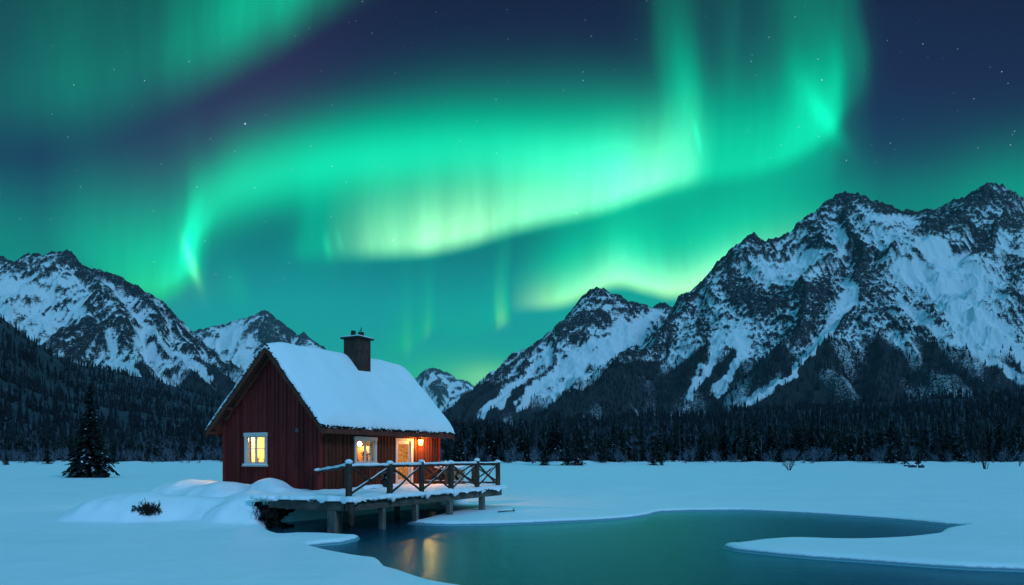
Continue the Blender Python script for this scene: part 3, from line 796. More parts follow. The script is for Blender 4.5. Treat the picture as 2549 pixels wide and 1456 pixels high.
# ------------------------------------------------------------------ forests that read as one mass
RNG = np.random.RandomState(5)
def far_tree(seed, tiers, sides, slim, snowy, jag=0.35):
    """small ragged conifer, height 1, foot radius 1 (scaled later)"""
    r = np.random.RandomState(seed); vs, fs, mi = [], [], []
    for k in range(tiers):
        z0 = 0.06 + 0.80 * k / tiers; z1 = min(1.0, z0 + 1.55 / tiers * (0.9 if k < tiers - 1 else 1)); z1 = 1.0 if k == tiers - 1 else z1
        rad = slim * (1 - z0) ** 0.85 * r.uniform(.85, 1.15)
        b = len(vs); a0 = r.rand() * 6.28
        for i in range(sides):
            a = a0 + 6.283 * i / sides; q = rad * (1 + r.uniform(-jag, jag))
            vs.append((q * math.cos(a), q * math.sin(a), z0 + r.uniform(-.04, .03)))
        vs.append((r.uniform(-.03, .03), r.uniform(-.03, .03), z1))
        for i in range(sides):
            fs.append((b + i, b + (i + 1) % sides, b + sides)); mi.append(1 if r.rand() < snowy else 0)
    return np.array(vs), np.array(fs), np.array(mi)
def scatter(name, templates, pos, hgt, wid, mats, label, seed=0):
    """one mesh holding the whole stand"""
    r = np.random.RandomState(seed); n = len(pos); pick = r.randint(0, len(templates), n)
    AV, AF, AM = [], [], []; base = 0
    for ti, (v, f, m) in enumerate(templates):
        k = np.where(pick == ti)[0]
        if not len(k): continue
        a = r.rand(len(k)) * 6.283; c, s = np.cos(a), np.sin(a)
        x = (v[None, :, 0] * c[:, None] - v[None, :, 1] * s[:, None]) * wid[k, None] + pos[k, 0][:, None]
        y = (v[None, :, 0] * s[:, None] + v[None, :, 1] * c[:, None]) * wid[k, None] + pos[k, 1][:, None]
        z = v[None, :, 2] * hgt[k, None] + pos[k, 2][:, None]
        lean = (r.rand(len(k), 2) - .5) * 0.10
        x += lean[:, :1] * v[None, :, 2] * hgt[k, None]; y += lean[:, 1:] * v[None, :, 2] * hgt[k, None]
        AV.append(np.stack([x, y, z], -1).reshape(-1, 3))
        AF.append((f[None] + (np.arange(len(k)) * len(v))[:, None, None] + base).reshape(-1, 3)); base += len(k) * len(v)
        AM.append(np.tile(m, len(k)))
    o = np_obj(name, np.concatenate(AV), np.concatenate(AF), mats, midx=np.concatenate(AM))
    return tag(o, label, 'forest', None, 'stuff')
def grid_sample(G, u, v, key):
    """bilinear sample of a terrain dict at fractional grid positions u (column), v (row)"""
    A = G[key]; j = np.clip(u.astype(int), 0, A.shape[1] - 2); i = np.clip(v.astype(int), 0, A.shape[0] - 2)
    a, b = u - j, v - i
    return (A[i, j] * (1-a) + A[i, j+1] * a) * (1-b) + (A[i+1, j] * (1-a) + A[i+1, j+1] * a) * b
def stand(G, n, dens, seed, area=True):
    """random spots on a terrain, kept with probability dens(sample)"""
    r = np.random.RandomState(seed); nr, nc = G['Z'].shape
    u = r.rand(n) * (nc - 1.01); v = r.rand(n) * (nr - 1.01)
    x, y, z = (grid_sample(G, u, v, k) for k in 'XYZ')
    p = dens(u, v, x, y, z)
    if area: p = p * (y / y.max())
    k = r.rand(n) < p
    return np.stack([x, y, z], -1)[k], u[k], v[k]
FT = [far_tree(s, 3, 5, 1.0, .05) for s in range(4)] + [far_tree(9, 2, 4, .8, .03), far_tree(10, 3, 4, .65, .03)]
FTS = [far_tree(30 + s, 5, 6, 1.0, .07, .5) for s in range(4)] + [far_tree(40 + s, 6, 5, .62, .10, .55) for s in range(3)]
M['rime'] = mat_plain('rimed_needles', (.045, .054, .075), 0.9, 0.1, 0.4, .3)
NM = [M['needle_far'], M['rime']]
def mtn_dens(G):
    def f(u, v, x, y, z): return np.clip(grid_sample(G, u, v, 'forest') * 1.5 - 0.25, 0, 1) ** 1.3
    return f
for G, n, sd in ((M6, 52000, 1), (M5, 26000, 2), (M1, 22000, 3)):
    P_, u_, v_ = stand(G, n, mtn_dens(G), sd)
    rr = np.random.RandomState(sd); h_ = rr.uniform(9, 19, len(P_)); P_[:, 2] -= 1.2
    scatter('forest', FT, P_, h_, h_ * rr.uniform(.13, .2, len(P_)), NM,
            {1: 'dark conifers climbing the spurs of the big right hand mountain', 2: 'dark conifers on the slopes of the middle mountain', 3: 'dark conifers on the lower flanks of the left mountain'}[sd], sd)
def hill_right(u, v, x, y, z): return np.ones(len(x)) * .9
P_, u_, v_ = stand(HR, 33000, hill_right, 11)
rr = np.random.RandomState(12); h_ = rr.uniform(6.5, 12, len(P_)) * np.where(rr.rand(len(P_)) < .04, 1.25, 1); P_[:, 2] -= .4
scatter('forest', FTS, P_, h_, h_ * rr.uniform(.11, .18, len(P_)), NM, 'dense dark forest covering the low hill behind the right treeline', 13)
def hill_left(u, v, x, y, z): return np.where(z > 95, .55, .9) * (0.55 + 0.6 * sstep(fbm(x / 60., y / 60., 3, 91), -.5, .2))
P_, u_, v_ = stand(HLf, 42000, hill_left, 14)
rr = np.random.RandomState(15); h_ = rr.uniform(6, 11.5, len(P_)); P_[:, 2] -= .4
scatter('forest', FTS, P_, h_, h_ * rr.uniform(.11, .18, len(P_)), NM, 'dense dark forest covering the hillside left of the cabin', 16)

# ------------------------------------------------------------------ trees one can tell apart
def spruce_meshes(h, rad, layers, per, steps, seed, snow=.22, droop=.32, leafw=.16, gap=.05, power=.8, low=0.03):
    """trunk and crown of one spruce; the crown is drooping branches made of small sprays, snow lying on some of them"""
    r = np.random.RandomState(seed); vs, fs, mi = [], [], []
    def quad(p, d, n, L, W, m):
        b = len(vs); s_ = np.cross(d, n); s_ /= (np.linalg.norm(s_) + 1e-9)
        vs.extend([p - s_ * W * .35, p + s_ * W * .35, p + d * L * .6 + s_ * W * .5, p + d * L, p + d * L * .6 - s_ * W * .5])
        fs.append((b, b + 1, b + 2, b + 3, b + 4)); mi.append(m)
    for k in range(layers):
        q = k / (layers - 1.0); z = h * (low + (0.965 - low) * q ** .92)
        L0 = rad * (1 - q) ** power * r.uniform(.82, 1.12) + .04 * h * .2
        nb = max(4, int(per * (1 - .5 * q)))
        a0 = r.rand() * 6.28
        for i in range(nb):
            if r.rand() < gap: continue
            a = a0 + 6.283 * (i + r.uniform(-.3, .3)) / nb; L = L0 * r.uniform(.62, 1.14)
            dr = droop * r.uniform(.5, 1.3) * (1.1 - q)
            c, s = math.cos(a), math.sin(a); ns = max(2, int(steps * (L / rad) + 1.5))
            up = .18 + .5 * q
            sn = r.rand() < .8
            for j in range(ns):
                t0 = (j + r.uniform(0, .4)) / ns
                rr_ = L * (0.12 + .80 * t0); zz = z + L * (up * t0 - (dr + up * .6) * t0 * t0)
                p = np.array((c * rr_, s * rr_, zz))
                tang = np.array((c, s, up - 2 * (dr + up * .6) * t0)); tang /= np.linalg.norm(tang)
                lw = leafw * (rad * .35 + L * .65) * (1.15 - .5 * t0) * 2.0
                for sd in (-1, 1):
                    d = tang * r.uniform(.65, 1.0) + np.array((-s, c, 0)) * sd * r.uniform(.25, .9) + np.array((0, 0, r.uniform(-.35, .02)))
                    d /= np.linalg.norm(d)
                    quad(p, d, np.array((r.uniform(-.3, .3), r.uniform(-.3, .3), 1.)), lw * r.uniform(1.0, 1.9), lw * r.uniform(.55, .9), 0)
                if r.rand() < .6: quad(p, np.array((tang[0] * .5, tang[1] * .5, -.9)), np.array((c, s, .2)), lw * r.uniform(.6, 1.1), lw * .6, 0)
                if sn and r.rand() < snow * 1.4:
                    d = tang + np.array((-s, c, 0)) * r.uniform(-.5, .5); d /= np.linalg.norm(d)
                    quad(p + np.array((0, 0, lw * .12)), d, np.array((0, 0, 1.)), lw * r.uniform(.6, 1.3), lw * r.uniform(.3, .6), 1)
    for k in range(5):                                         # leader
        a = k * 1.3; quad(np.array((0, 0, h * .95)), np.array((math.cos(a) * .12, math.sin(a) * .12, 1.)), np.array((math.sin(a), math.cos(a), 0)), h * .06, h * .008, 0)
    fa = np.array(fs)
    crown = np_mesh('crown', np.array(vs), fa, [M['needle'], M['snow_far']], mi)
    tb = MB(); n = 8
    tb.tube([(math.sin(i * .9) * .01 * h * .3, math.cos(i * 1.1) * .003 * h, h * .97 * i / n) for i in range(n + 1)], [max(.012, h * .017 * (1 - i / n) ** .9 + .006) * (1.35 if i == 0 else 1) for i in range(n + 1)], 7)
    me = bpy.data.meshes.new('trunk'); me.from_pydata(tb.v, [], tb.f); me.materials.append(M['bark']); me.update()
    return me, crown
def bare_meshes(h, seed, spread=.35, frost=True, stems=1, depth=3, dens=8):
    """bare birch or bush: trunk and a crown of thin branches"""
    r = random.Random(seed); tb, cb = MB(), MB()
    def grow(p, d, L, rad, lev):
        pts = [p]; q = Vector(p); dd = Vector(d)
        n = 3 if lev else 7
        for i in range(n):
            dd = (dd + Vector((r.uniform(-1, 1), r.uniform(-1, 1), r.uniform(-.2, .6))) * (.10 if lev == 0 else .22)).normalized()
            q = q + dd * (L / n); pts.append(q.copy())
        mb = tb if lev == 0 else cb
        mb.tube(pts, [rad * (1 - .85 * i / n) + .004 for i in range(n + 1)], 5 if lev == 0 else 3, cap=False)
        if lev < depth:
            for k in range(dens if lev == 0 else 4):
                f = r.uniform(.22 if lev == 0 else .15, .98); i = min(int(f * n), n - 1)
                o_ = pts[i].lerp(pts[i + 1], f * n - i)
                a = r.uniform(0, 6.283); e = r.uniform(.35, 1.0)
                nd = (dd * .5 + Vector((math.cos(a), math.sin(a), e))).normalized()
                grow(o_, nd, L * spread * r.uniform(.6, 1.15) * (1.15 - .55 * f), rad * .34, lev + 1)
    for k in range(stems):
        a = r.uniform(0, 6.28); s = 0 if stems == 1 else r.uniform(.15, .5)
        grow(Vector((math.cos(a) * .1 * (stems > 1), math.sin(a) * .1 * (stems > 1), -.1)), Vector((math.cos(a) * s, math.sin(a) * s, 1)).normalized(), h * r.uniform(.8, 1), h * .010 + .012, 0)
    out = []
    for nm, mb, m in (('trunk', tb, M['birch'] if frost else M['twig']), ('crown', cb, M['frost'] if frost else M['twig'])):
        me = bpy.data.meshes.new(nm); me.from_pydata(mb.v, [], mb.f); me.materials.append(m); me.update(); out.append(me)
    return out
def plant(name, meshes, loc, rz, sc, label, cat, group=None):
    e = empty(name, loc, rz, label, cat, group); e.scale = sc if isinstance(sc, tuple) else (sc, sc, sc)
    for nm, me in zip(('trunk', 'crown'), meshes):
        link(bpy.data.objects.new(nm, me), e)
    return e

# the lone spruce left of the cabin
tx, ty = ground(224, 1187, .42)
hero = spruce_meshes(8.5, 2.25, 46, 13, 5, 77, snow=.20, droop=.40, leafw=.11, power=1.02, low=.02)
plant('spruce_tree', hero, (tx, ty, hz(tx, ty) - .05), .4, 1.0, 'tall dark spruce standing alone on the snow left of the cabin', 'tree')
small_sp = spruce_meshes(3.6, 1.0, 22, 10, 4, 78, snow=.1, droop=.3, leafw=.15)
plant('spruce_tree', small_sp, ((190 - CX) / FOC * 65, 65, hz((190 - CX) / FOC * 65, 65) - .05), .9, (.9, .9, 1.1), 'slim shorter spruce close behind the tall lone spruce', 'tree')

SPR = [spruce_meshes(10, r_, 24, 9, 3, 200 + i, snow=sn, droop=.3, leafw=.17) for i, (r_, sn) in enumerate(((1.6, .42), (2.0, .5), (1.25, .30), (1.7, .2), (1.45, .55), (2.2, .35)))]
BAR = [bare_meshes(9, 300 + i, .30, True, 1, 2, 13) for i in range(5)]
BSH = [bare_meshes(2.2, 330 + i, .42, True, 6, 2, 7) for i in range(3)]
TWG = [bare_meshes(1.6, 350 + i, .45, False, 7, 2, 6) for i in range(3)]
rt = random.Random(8)
def row_spot(px, D): 
    x = (px - CX) / FOC * D
    return x, D, hz(x, D)
# trees that stand out in front of the right treeline: photo x, foot y, height in photo units, mesh
named = [(1355, 1157, 78, 1, 'snow laden spruce on the lake edge left of the darker pair'),
         (1413, 1158, 98, 3, 'dark spruce with a tall pointed top, left of the close pair across the snow'),
         (1438, 1158, 76, 5, 'lower spruce, right one of the close pair on the far shore'),
         (1585, 1146, 40, 2, 'small slim dark spruce alone in a snowy gap of the far treeline'),
         (1626, 1157, 74, 3, 'dark spruce beside a low one, on the far shore right of the slim small spruce'),
         (1646, 1157, 46, 0, 'low spruce leaning on the dark spruce right of the small slim one'),
         (2252, 1153, 72, 4, 'broad snow covered spruce on the far shore near the half buried stones'),
         (2285, 1154, 56, 1, 'bushy snow covered spruce just right of the broad one on the far shore'),
         (2425, 1150, 86, 2, 'tall spruce behind the bare shrub near the right edge'),
         (2215, 1150, 70, 5, 'spruce in shadow left of the broad snow covered one'),
         (1120, 1156, 70, 0, 'frosted spruce right behind the end of the deck railing'),
         (1205, 1152, 76, 4, 'frosted spruce over the last railing post on the far shore'),
         (1500, 1150, 66, 1, 'frosted spruce between the close pair and the slim small spruce'),
         (15, 1156, 44, 1, 'low round spruce at the left edge of the far shore'),
         (283, 1152, 66, 3, 'dark spruce on the far shore just right of the lone tall spruce'),
         (118, 1154, 78, 3, 'dark spruce on the far shore just left of the lone tall spruce')]
for px, py, hp, k, lab in named:
    D = 150.0 - (py - 1150) * 1.6
    x, y, z = row_spot(px, D); hh = hp / FOC * D
    plant('spruce_tree', SPR[k], (x, y, z - .25), rt.uniform(0, 6), (hh / 10 * rt.uniform(1.0, 1.25), hh / 10 * 1.1, hh / 10), lab, 'tree')
def row(n, x0, x1, D0, D1, hlo, hhi, meshes, name, label, cat, group, seed):
    q = random.Random(seed)
    for i in range(n):
        px = x0 + (x1 - x0) * (i + q.uniform(.05, .95)) / n; D = q.uniform(D0, D1)
        x, y, z = row_spot(px, D); s = q.uniform(hlo, hhi); me = meshes[q.randrange(len(meshes))]
        plant(name, me, (x, y, z - .3), q.uniform(0, 6.28), (s * q.uniform(.85, 1.2), s * q.uniform(.85, 1.2), s), label, cat, group)
row(135, 1075, 2640, 155, 178, .50, 1.22, SPR, 'spruce_tree', 'snow dusted spruce in the dark treeline across the snow, right of the cabin', 'tree', 'spruces of the right treeline', 1)
row(58, 1075, 2640, 156, 174, .45, 1.05, BAR, 'birch_tree', 'frosted bare birch among the spruces of the right treeline', 'tree', 'bare birches of the right treeline', 2)
row(60, -90, 600, 158, 176, .45, .85, SPR, 'spruce_tree', 'snow dusted spruce in the dark treeline left of the cabin', 'tree', 'spruces of the left treeline', 3)
row(52, -90, 600, 154, 170, .40, .72, BAR, 'birch_tree', 'frosted bare birch among the spruces left of the cabin', 'tree', 'bare birches of the left treeline', 4)
row(84, 1085, 2640, 149, 160, .6, 1.9, BSH, 'shrub', 'low frosted bush at the foot of the right treeline', 'shrub', 'frosted bushes under the right treeline', 5)
row(44, -60, 570, 148, 160, .5, 1.7, BSH, 'shrub', 'low frosted bush at the foot of the left treeline', 'shrub', 'frosted bushes under the left treeline', 6)
# the deeper rows behind them, one mass
def deep(x0, x1, n, D0, D1, hl, hh, label, seed):
    q = np.random.RandomState(seed); px = x0 + (x1 - x0) * q.rand(n); D = D0 + (D1 - D0) * q.rand(n) ** 1.2
    x = (px - CX) / FOC * D; h = q.uniform(hl, hh, n)
    z = ground_h(x, D) - .3
    TM = [far_tree(60 + s, 9, 8, 1.0, .30, .6) for s in range(5)] + [far_tree(70 + s, 10, 7, .55, .34, .7) for s in range(4)]
    scatter('forest', TM, np.stack([x, D, z], -1), h, h * q.uniform(.12, .19, n), [M['needle'], M['rime']], label, seed)
deep(900, 2900, 900, 172, 235, 8.5, 12.5, 'packed conifers behind the first row of the right treeline', 21)
deep(-350, 700, 420, 172, 235, 6.0, 9.5, 'packed conifers behind the first row of the left treeline', 22)

# shrubs, stones and driftwood on the far ice
def bush(px, py, hp, k, label, dark=True, z=.35, wide=1.0):
    x, y = ground(px, py, z); hh = hp / FOC * y
    ms = TWG[k] if dark else BSH[k]
    s = hh / (1.6 if dark else 2.2)
    return plant('shrub', ms, (x, y, hz(x, y) - .03), rt.uniform(0, 6), (s * wide, s * wide, s), label, 'shrub')
bush(1965, 1171, 30, 0, 'bare brown bush standing alone on the snow in front of the right treeline', True, wide=1.5)
bush(2452, 1168, 52, 1, 'bare upright shrub with thin stems on the snow near the right edge', True, wide=.8)
bush(2535, 1160, 34, 0, 'frosted shrub at the right edge of the far shore', False)
bush(322, 1155, 18, 2, 'little dark shrub on the snow behind the lone spruce', True, wide=1.2)
bush(370, 1156, 24, 1, 'small pointed dark shrub on the left far shore', True)
bush(452, 1152, 16, 0, 'tiny dark shrub on the far shore nearest the left side of the cabin', True, wide=1.3)
bush(1265, 1156, 10, 2, 'tiny dark twig tuft on the ice right of the railing', True, wide=1.2)
t = NT('stone', .9, .2); sn_ = t.noise(1.6, 5, .6, t.coord())
g_ = t.n('ShaderNodeNewGeometry'); s_ = t.n('ShaderNodeSeparateXYZ'); t.l(g_.outputs['Normal'], s_.inputs[0])
t.base(t.mix(t.ramp(t.math('ADD', s_.outputs['Z'], t.math('MULTIPLY', sn_, .5)), [(.62, 0.0), (.8, 1.0)]), t.ramp(sn_, [(.3, (.03, .03, .033)), (.7, (.09, .085, .08))]), (.8, .82, .86)))
M['stone'] = t.m
def stone(px, py, wp, hp, seed, label, group=None):
    x, y = ground(px, py, .35); k = y / FOC
    mb = MB(); mb.lump((0, 0, hp * k * .35), (wp * k * .5, wp * k * .4, hp * k * .65), seed, 3, .3)
    o = mb.build('stone', M['stone'], smooth=True); o.location = (x, y, hz(x, y)); return tag(o, label, 'stone', group)
stone(2270, 1164, 20, 10, 1, 'half buried stone, middle and widest of the three by the right far shore')
stone(2292, 1165, 14, 11, 2, 'half buried stone, right one of the three by the right far shore')
stone(2254, 1161, 10, 6, 3, 'half buried stone, left and smallest of the three by the right far shore')
def log(px, py, Lp, rot, seed, label, rad=.14):
    x, y = ground(px, py, .35); k = y / FOC; L = Lp * k; q = random.Random(seed)
    e = empty('driftwood', (x, y, hz(x, y) + rad * .4), rot, label, 'driftwood')
    mb = MB(); pts = [(L * (i / 6 - .5), q.uniform(-.06, .06), .05 * math.sin(i)) for i in range(7)]
    mb.tube(pts, [rad * (1 - .07 * i) for i in range(7)], 7, jit=.12, rnd=q)
    for i in (2, 4, 5):
        p = Vector(pts[i]); mb.tube([p, p + Vector((q.uniform(-.2, .4), q.uniform(-.3, .3), .45)), p + Vector((q.uniform(-.1, .7), q.uniform(-.4, .4), .75 + q.uniform(0, .4)))], [rad * .45, rad * .3, .02], 5)
    mb.build('stem', M['bark'], e, smooth=True)
    sn = MB(); sn.tube([(p[0], p[1], p[2] + rad * .75) for p in pts[:5]], [rad * .55] * 5, 6, jit=.2, rnd=q); sn.build('snow_cap', M['cover'], e, smooth=True)
log(1785, 1154, 44, .1, 1, 'long snow topped driftwood log on the far shore left of the lone bare bush')
log(1850, 1155, 52, -.15, 2, 'forked driftwood on the far shore, next to the long snow topped log')
log(2085, 1155, 34, .2, 3, 'short driftwood log at the foot of the right treeline')
log(1600, 1154, 26, .05, 4, 'small driftwood piece on the far shore right of the close spruce pair')
log(2000, 1156, 24, .3, 5, 'stubby driftwood just behind the lone bare bush')

# ------------------------------------------------------------------ cabin
def mat_boards(name, a_, b_, c_, d_):
  t = NT(name, .78, .2)
  at = t.n('ShaderNodeAttribute', attribute_name='tone')
  gr = t.noise(1.0, 6, .65, t.coord('Object', (26, 26, 1.6))); bl = t.noise(1.4, 5, .65, t.coord('Object', (1, 1, .5)))
  c = t.ramp(gr, [(.25, a_), (.6, b_), (.8, c_)])
  c = t.mix(1.0, c, t.ramp(at.outputs['Fac'], [(0.0, .45), (1.0, 1.25)]), 'MULTIPLY')
  c = t.mix(t.math('MULTIPLY', t.ramp(bl, [(.52, 0.0), (.72, 1.0)]), .55), c, d_)
  t.base(c); t.bump(gr, .45, .008)
  return t.m
M['red'] = mat_boards('red_boards', (.095, .0095, .0080), (.215, .021, .017), (.30, .036, .027), (.040, .009, .008))
M['brownred'] = mat_boards('worn_red_boards', (.060, .0125, .0068), (.138, .032, .0150), (.205, .058, .026), (.024, .011, .008))
M['fascia'] = mat_wood('brown_boards', (.070, .020, .014), (.20, .058, .036), .8, (16, 16, 3), .4)
M['white'] = mat_wood('white_paint', (.54, .46, .39), (.72, .62, .53), .55, (20, 20, 2), .1, .4, .12)
M['deckwood'] = mat_wood('grey_planks', (.045, .036, .030), (.15, .125, .105), .85, (3, 22, 22), .5)
M['beam'] = mat_wood('grey_beam', (.05, .042, .035), (.19, .165, .14), .85, (2.2, 18, 18), .5)
M['post'] = mat_wood('grey_post', (.07, .062, .055), (.26, .235, .205), .85, (16, 16, 1.8), .5)
M['log'] = mat_wood('log_rail', (.026, .018, .014), (.105, .072, .052), .85, (9, 9, 5), .7)
M['chim'] = mat_wood('chimney_cladding', (.035, .019, .014), (.11, .060, .045), .8, (9, 9, 3), .4)
M['dark'] = mat_plain('dark_metal', (.012, .012, .013), .6, .4, .4, 8)
M['turf'] = mat_plain('old_thatch', (.018, .015, .012), .95, .1, .5, 14, .5)
M['cream'] = mat_plain('cream_wall', (.72, .54, .28), .8, .2, .06, 3)
M['cloth'] = mat_plain('curtain_cloth', (.72, .62, .48), .9, .1, .12, 9)
M['pot'] = mat_plain('clay', (.20, .09, .05), .7, .3, .2, 9)
M['leaf'] = mat_plain('house_plant', (.05, .07, .03), .8, .2, .4, 9)
M['wood_in'] = mat_wood('furniture_wood', (.12, .06, .03), (.28, .15, .07), .6, (12, 12, 2), .2)
t = NT('pane_glass', .03, .5)
g1_ = t.n('ShaderNodeBsdfGlossy'); g1_.inputs['Roughness'].default_value = .03
t1_ = t.n('ShaderNodeBsdfTransparent'); t1_.inputs['Color'].default_value = (.95, .96, .94, 1)
lw_ = t.n('ShaderNodeLayerWeight'); f1_ = t.n('ShaderNodeMapRange'); t.l(lw_.outputs['Facing'], f1_.inputs[0]); f1_.inputs[1].default_value = .45; f1_.inputs[3].default_value = .05; f1_.inputs[4].default_value = .5
m1_ = t.n('ShaderNodeMixShader'); t.l(f1_.outputs[0], m1_.inputs[0]); t.l(t1_.outputs[0], m1_.inputs[1]); t.l(g1_.outputs[0], m1_.inputs[2]); t.l(m1_.outputs[0], t.out.inputs['Surface'])
M['glass'] = t.m
t = NT('frosted_door_glass', .3, .5)
fz = t.noise(26, 5, .7, t.coord()); fm_ = t.ramp(fz, [(.46, 0.0), (.56, 1.0)])
d1_ = t.n('ShaderNodeBsdfTranslucent'); d1_.inputs['Color'].default_value = (.80, .66, .52, 1)
t2_ = t.n('ShaderNodeBsdfTransparent'); t2_.inputs['Color'].default_value = (.95, .90, .84, 1)
m2_ = t.n('ShaderNodeMixShader'); t.l(fm_, m2_.inputs[0]); t.l(t2_.outputs[0], m2_.inputs[1]); t.l(d1_.outputs[0], m2_.inputs[2]); t.l(m2_.outputs[0], t.out.inputs['Surface'])
M['frostglass'] = t.m
def emit(name, col, k):
    t = NT(name); e = t.n('ShaderNodeEmission'); e.inputs[0].default_value = (*col, 1); e.inputs[1].default_value = k
    t.l(e.outputs[0], t.out.inputs['Surface']); return t.m
M['glow'] = emit('lamp_glow', (1.0, .16, .014), 150)
M['bulb'] = emit('bulb_glow', (1.0, .72, .38), 30)

cabin = empty('cabin', (CORNER[0], CORNER[1], DECK_Z), ROT, 'small red board cabin with thick snow on its steep roof and lit windows', 'cabin')
rc = random.Random(3)
OVX, OVY = 0.42, 0.52                                     # roof overhang past the gable and past the eaves
RIDGE_Y, RIDGE_Z, EAVE_Z = CW / 2 - .22, 5.30, 2.20        # underside of the roof
def roof_z(y):
    return RIDGE_Z - (RIDGE_Z - EAVE_Z) * ((RIDGE_Y - y) / (RIDGE_Y + OVY) if y < RIDGE_Y else (y - RIDGE_Y) / (CW + OVY - RIDGE_Y))
def with_tone(o, tones):
    a = o.data.attributes.new('tone', 'FLOAT', 'FACE'); a.data.foreach_set('value', tones); return o
def clad(name, plane, u0, u1, top, holes, bw=.205, zlow=-.75, mat='red'):
    """board and batten cladding. plane: (u, off, z) -> local point; holes: (u0,u1,z0,z1)"""
    mb = MB(); tones = []
    def strip(a, b, off0, off1, tone):
        cuts = [h for h in holes if h[0] < b - .002 and h[1] > a + .002]
        segs = [(zlow, None)]
        for h in sorted(cuts, key=lambda h: h[2]):
            lo, _ = segs.pop(); segs += [(lo, h[2]), (h[3], None)]
        for lo, hi in segs:
            za, zb = (top(a), top(b)) if hi is None else (hi, hi)
            if min(za, zb) <= lo + .01: continue
            q = [plane(a, off0, lo), plane(b, off0, lo), plane(b, off0, zb), plane(a, off0, za), plane(a, off1, lo), plane(b, off1, lo), plane(b, off1, zb), plane(a, off1, za)]
            mb.add(q, [(0,1,2,3),(7,6,5,4),(0,4,5,1),(1,5,6,2),(2,6,7,3),(3,7,4,0)]); tones.extend([tone] * 6)
    edges = sorted(set([u0, u1] + [h[i] for h in holes for i in (0, 1)]))
    n = int(round((u1 - u0) / bw)); marks = [u0 + (u1 - u0) * i / n for i in range(n + 1)]
    for i in range(n):
        tone = rc.uniform(.15, 1.0); dv = rc.uniform(-.004, .004)
        sub = [marks[i]] + [e for e in edges if marks[i] + .004 < e < marks[i + 1] - .004] + [marks[i + 1]]
        for a, b in zip(sub[:-1], sub[1:]): strip(a, b, dv, -.06, tone)
    for i in range(1, n):
        w = rc.uniform(.018, .028); tone = rc.uniform(.1, .9); c_ = marks[i] + rc.uniform(-.008, .008)
        sub = [c_ - w] + [e for e in edges if c_ - w + .002 < e < c_ + w - .002] + [c_ + w]
        for a, b in zip(sub[:-1], sub[1:]): strip(a, b, rc.uniform(.020, .027), .0045, tone)
    return with_tone(mb.build(name, M[mat], cabin), tones)
# openings, from the photo
wy0, wz1 = on_gable(664, 1080); wy1, _ = on_gable(611, 1080); _, wz0 = on_gable(637, 1157)
GW = (wy0, wy1, wz0, wz1)
wx0, fz1 = on_long(882, 1080); wx1, _ = on_long(935, 1081); _, fz0 = on_long(908, 1155)
LW = (wx0, wx1, fz0, fz1)
dx0, dz1 = on_long(984, 1085); dx1, _ = on_long(1025, 1087); DOOR = (dx0, dx1, .06, min(dz1, 2.02))
LW = (LW[0], LW[1], LW[2], min(LW[3], 2.0))
g_plane = lambda u, off, z: (-off, u, z)                  # gable towards the camera
l_plane = lambda u, off, z: (u, -off, z)                  # long wall above the deck
clad('gable_wall', g_plane, 0, CW, lambda y: roof_z(y) - .02, [GW])
clad('front_wall', l_plane, 0.0, CL, lambda x: roof_z(0) - .02, [LW, DOOR], mat='brownred')
BW = (.22, 1.30, .7, 2.0)
clad('back_wall', lambda u, off, z: (u, CW + off, z), 0, CL, lambda x: roof_z(CW) - .02, [BW])
clad('far_gable_wall', lambda u, off, z: (CL + off, u, z), 0, CW, lambda y: roof_z(y) - .02, [])
for x, y in ((-.032, -.032), (CL + .0, -.03), (-.032, CW)):
    mb = MB(); mb.box((x - .02, y - .02, -.7), (x + .085, y + .085, roof_z(max(min(y, CW), 0)) - .03))
    o = mb.build('corner_board', M['red'], cabin, bevel=.006); with_tone(o, [.75] * len(o.data.polygons))
# near-black fill added under the boards, standing for the shade below the deck
mb = MB(); mb.box((.04, .04, -2.2), (CL - .04, CW - .04, -.12)); mb.build('shade_box', M['turf'], cabin)
mb = MB(); q0 = random.Random(4)
for i in range(90): mb.lump((q0.uniform(0, CL), q0.uniform(-.12, .02), q0.uniform(-1.3, -.35)), (q0.uniform(.12, .26), .10, q0.uniform(.09, .16)), i, 1, .3)
mb.build('shade_lumps', M['turf'], cabin)
# room
mb = MB(); e_ = .07
def wall_with_hole(plane, u0, u1, z0, z1, h):
    us = [u0, h[0], h[1], u1]; zs = [z0, h[2], h[3], z1]
    for i in range(3):
        for j in range(3):
            if i == 1 and j == 1: continue
            mb.add([plane(us[i], -e_, zs[j]), plane(us[i+1], -e_, zs[j]), plane(us[i+1], -e_, zs[j+1]), plane(us[i], -e_, zs[j+1])], [(0, 1, 2, 3)])
RH = 2.15
wall_with_hole(g_plane, e_, CW - e_, .04, RH, GW)
us = [e_, LW[0], LW[1], DOOR[0], DOOR[1], CL - e_]
for i in range(5):
    h = {1: LW, 3: DOOR}.get(i)
    for lo, hi in ([(.04, RH)] if h is None else [(.04, h[2]), (h[3], RH)]):
        if hi - lo > .02: mb.add([l_plane(us[i], -e_, lo), l_plane(us[i+1], -e_, lo), l_plane(us[i+1], -e_, hi), l_plane(us[i], -e_, hi)], [(0, 1, 2, 3)])
wall_with_hole(lambda u, off, z: (u, CW + off, z), e_, CL - e_, .04, RH, BW)
mb.add([(CL - e_, e_, .04), (CL - e_, CW - e_, .04), (CL - e_, CW - e_, RH), (CL - e_, e_, RH)], [(0, 1, 2, 3)])
mb.add([(e_, e_, RH), (CL - e_, e_, RH), (CL - e_, CW - e_, RH), (e_, CW - e_, RH)], [(0, 1, 2, 3)])
mb.add([(3.2, 1.6, .04), (3.2, CW - e_, .04), (3.2, CW - e_, RH), (3.2, 1.6, RH)], [(0, 1, 2, 3)])
mb.build('inner_wall', M['cream'], cabin)
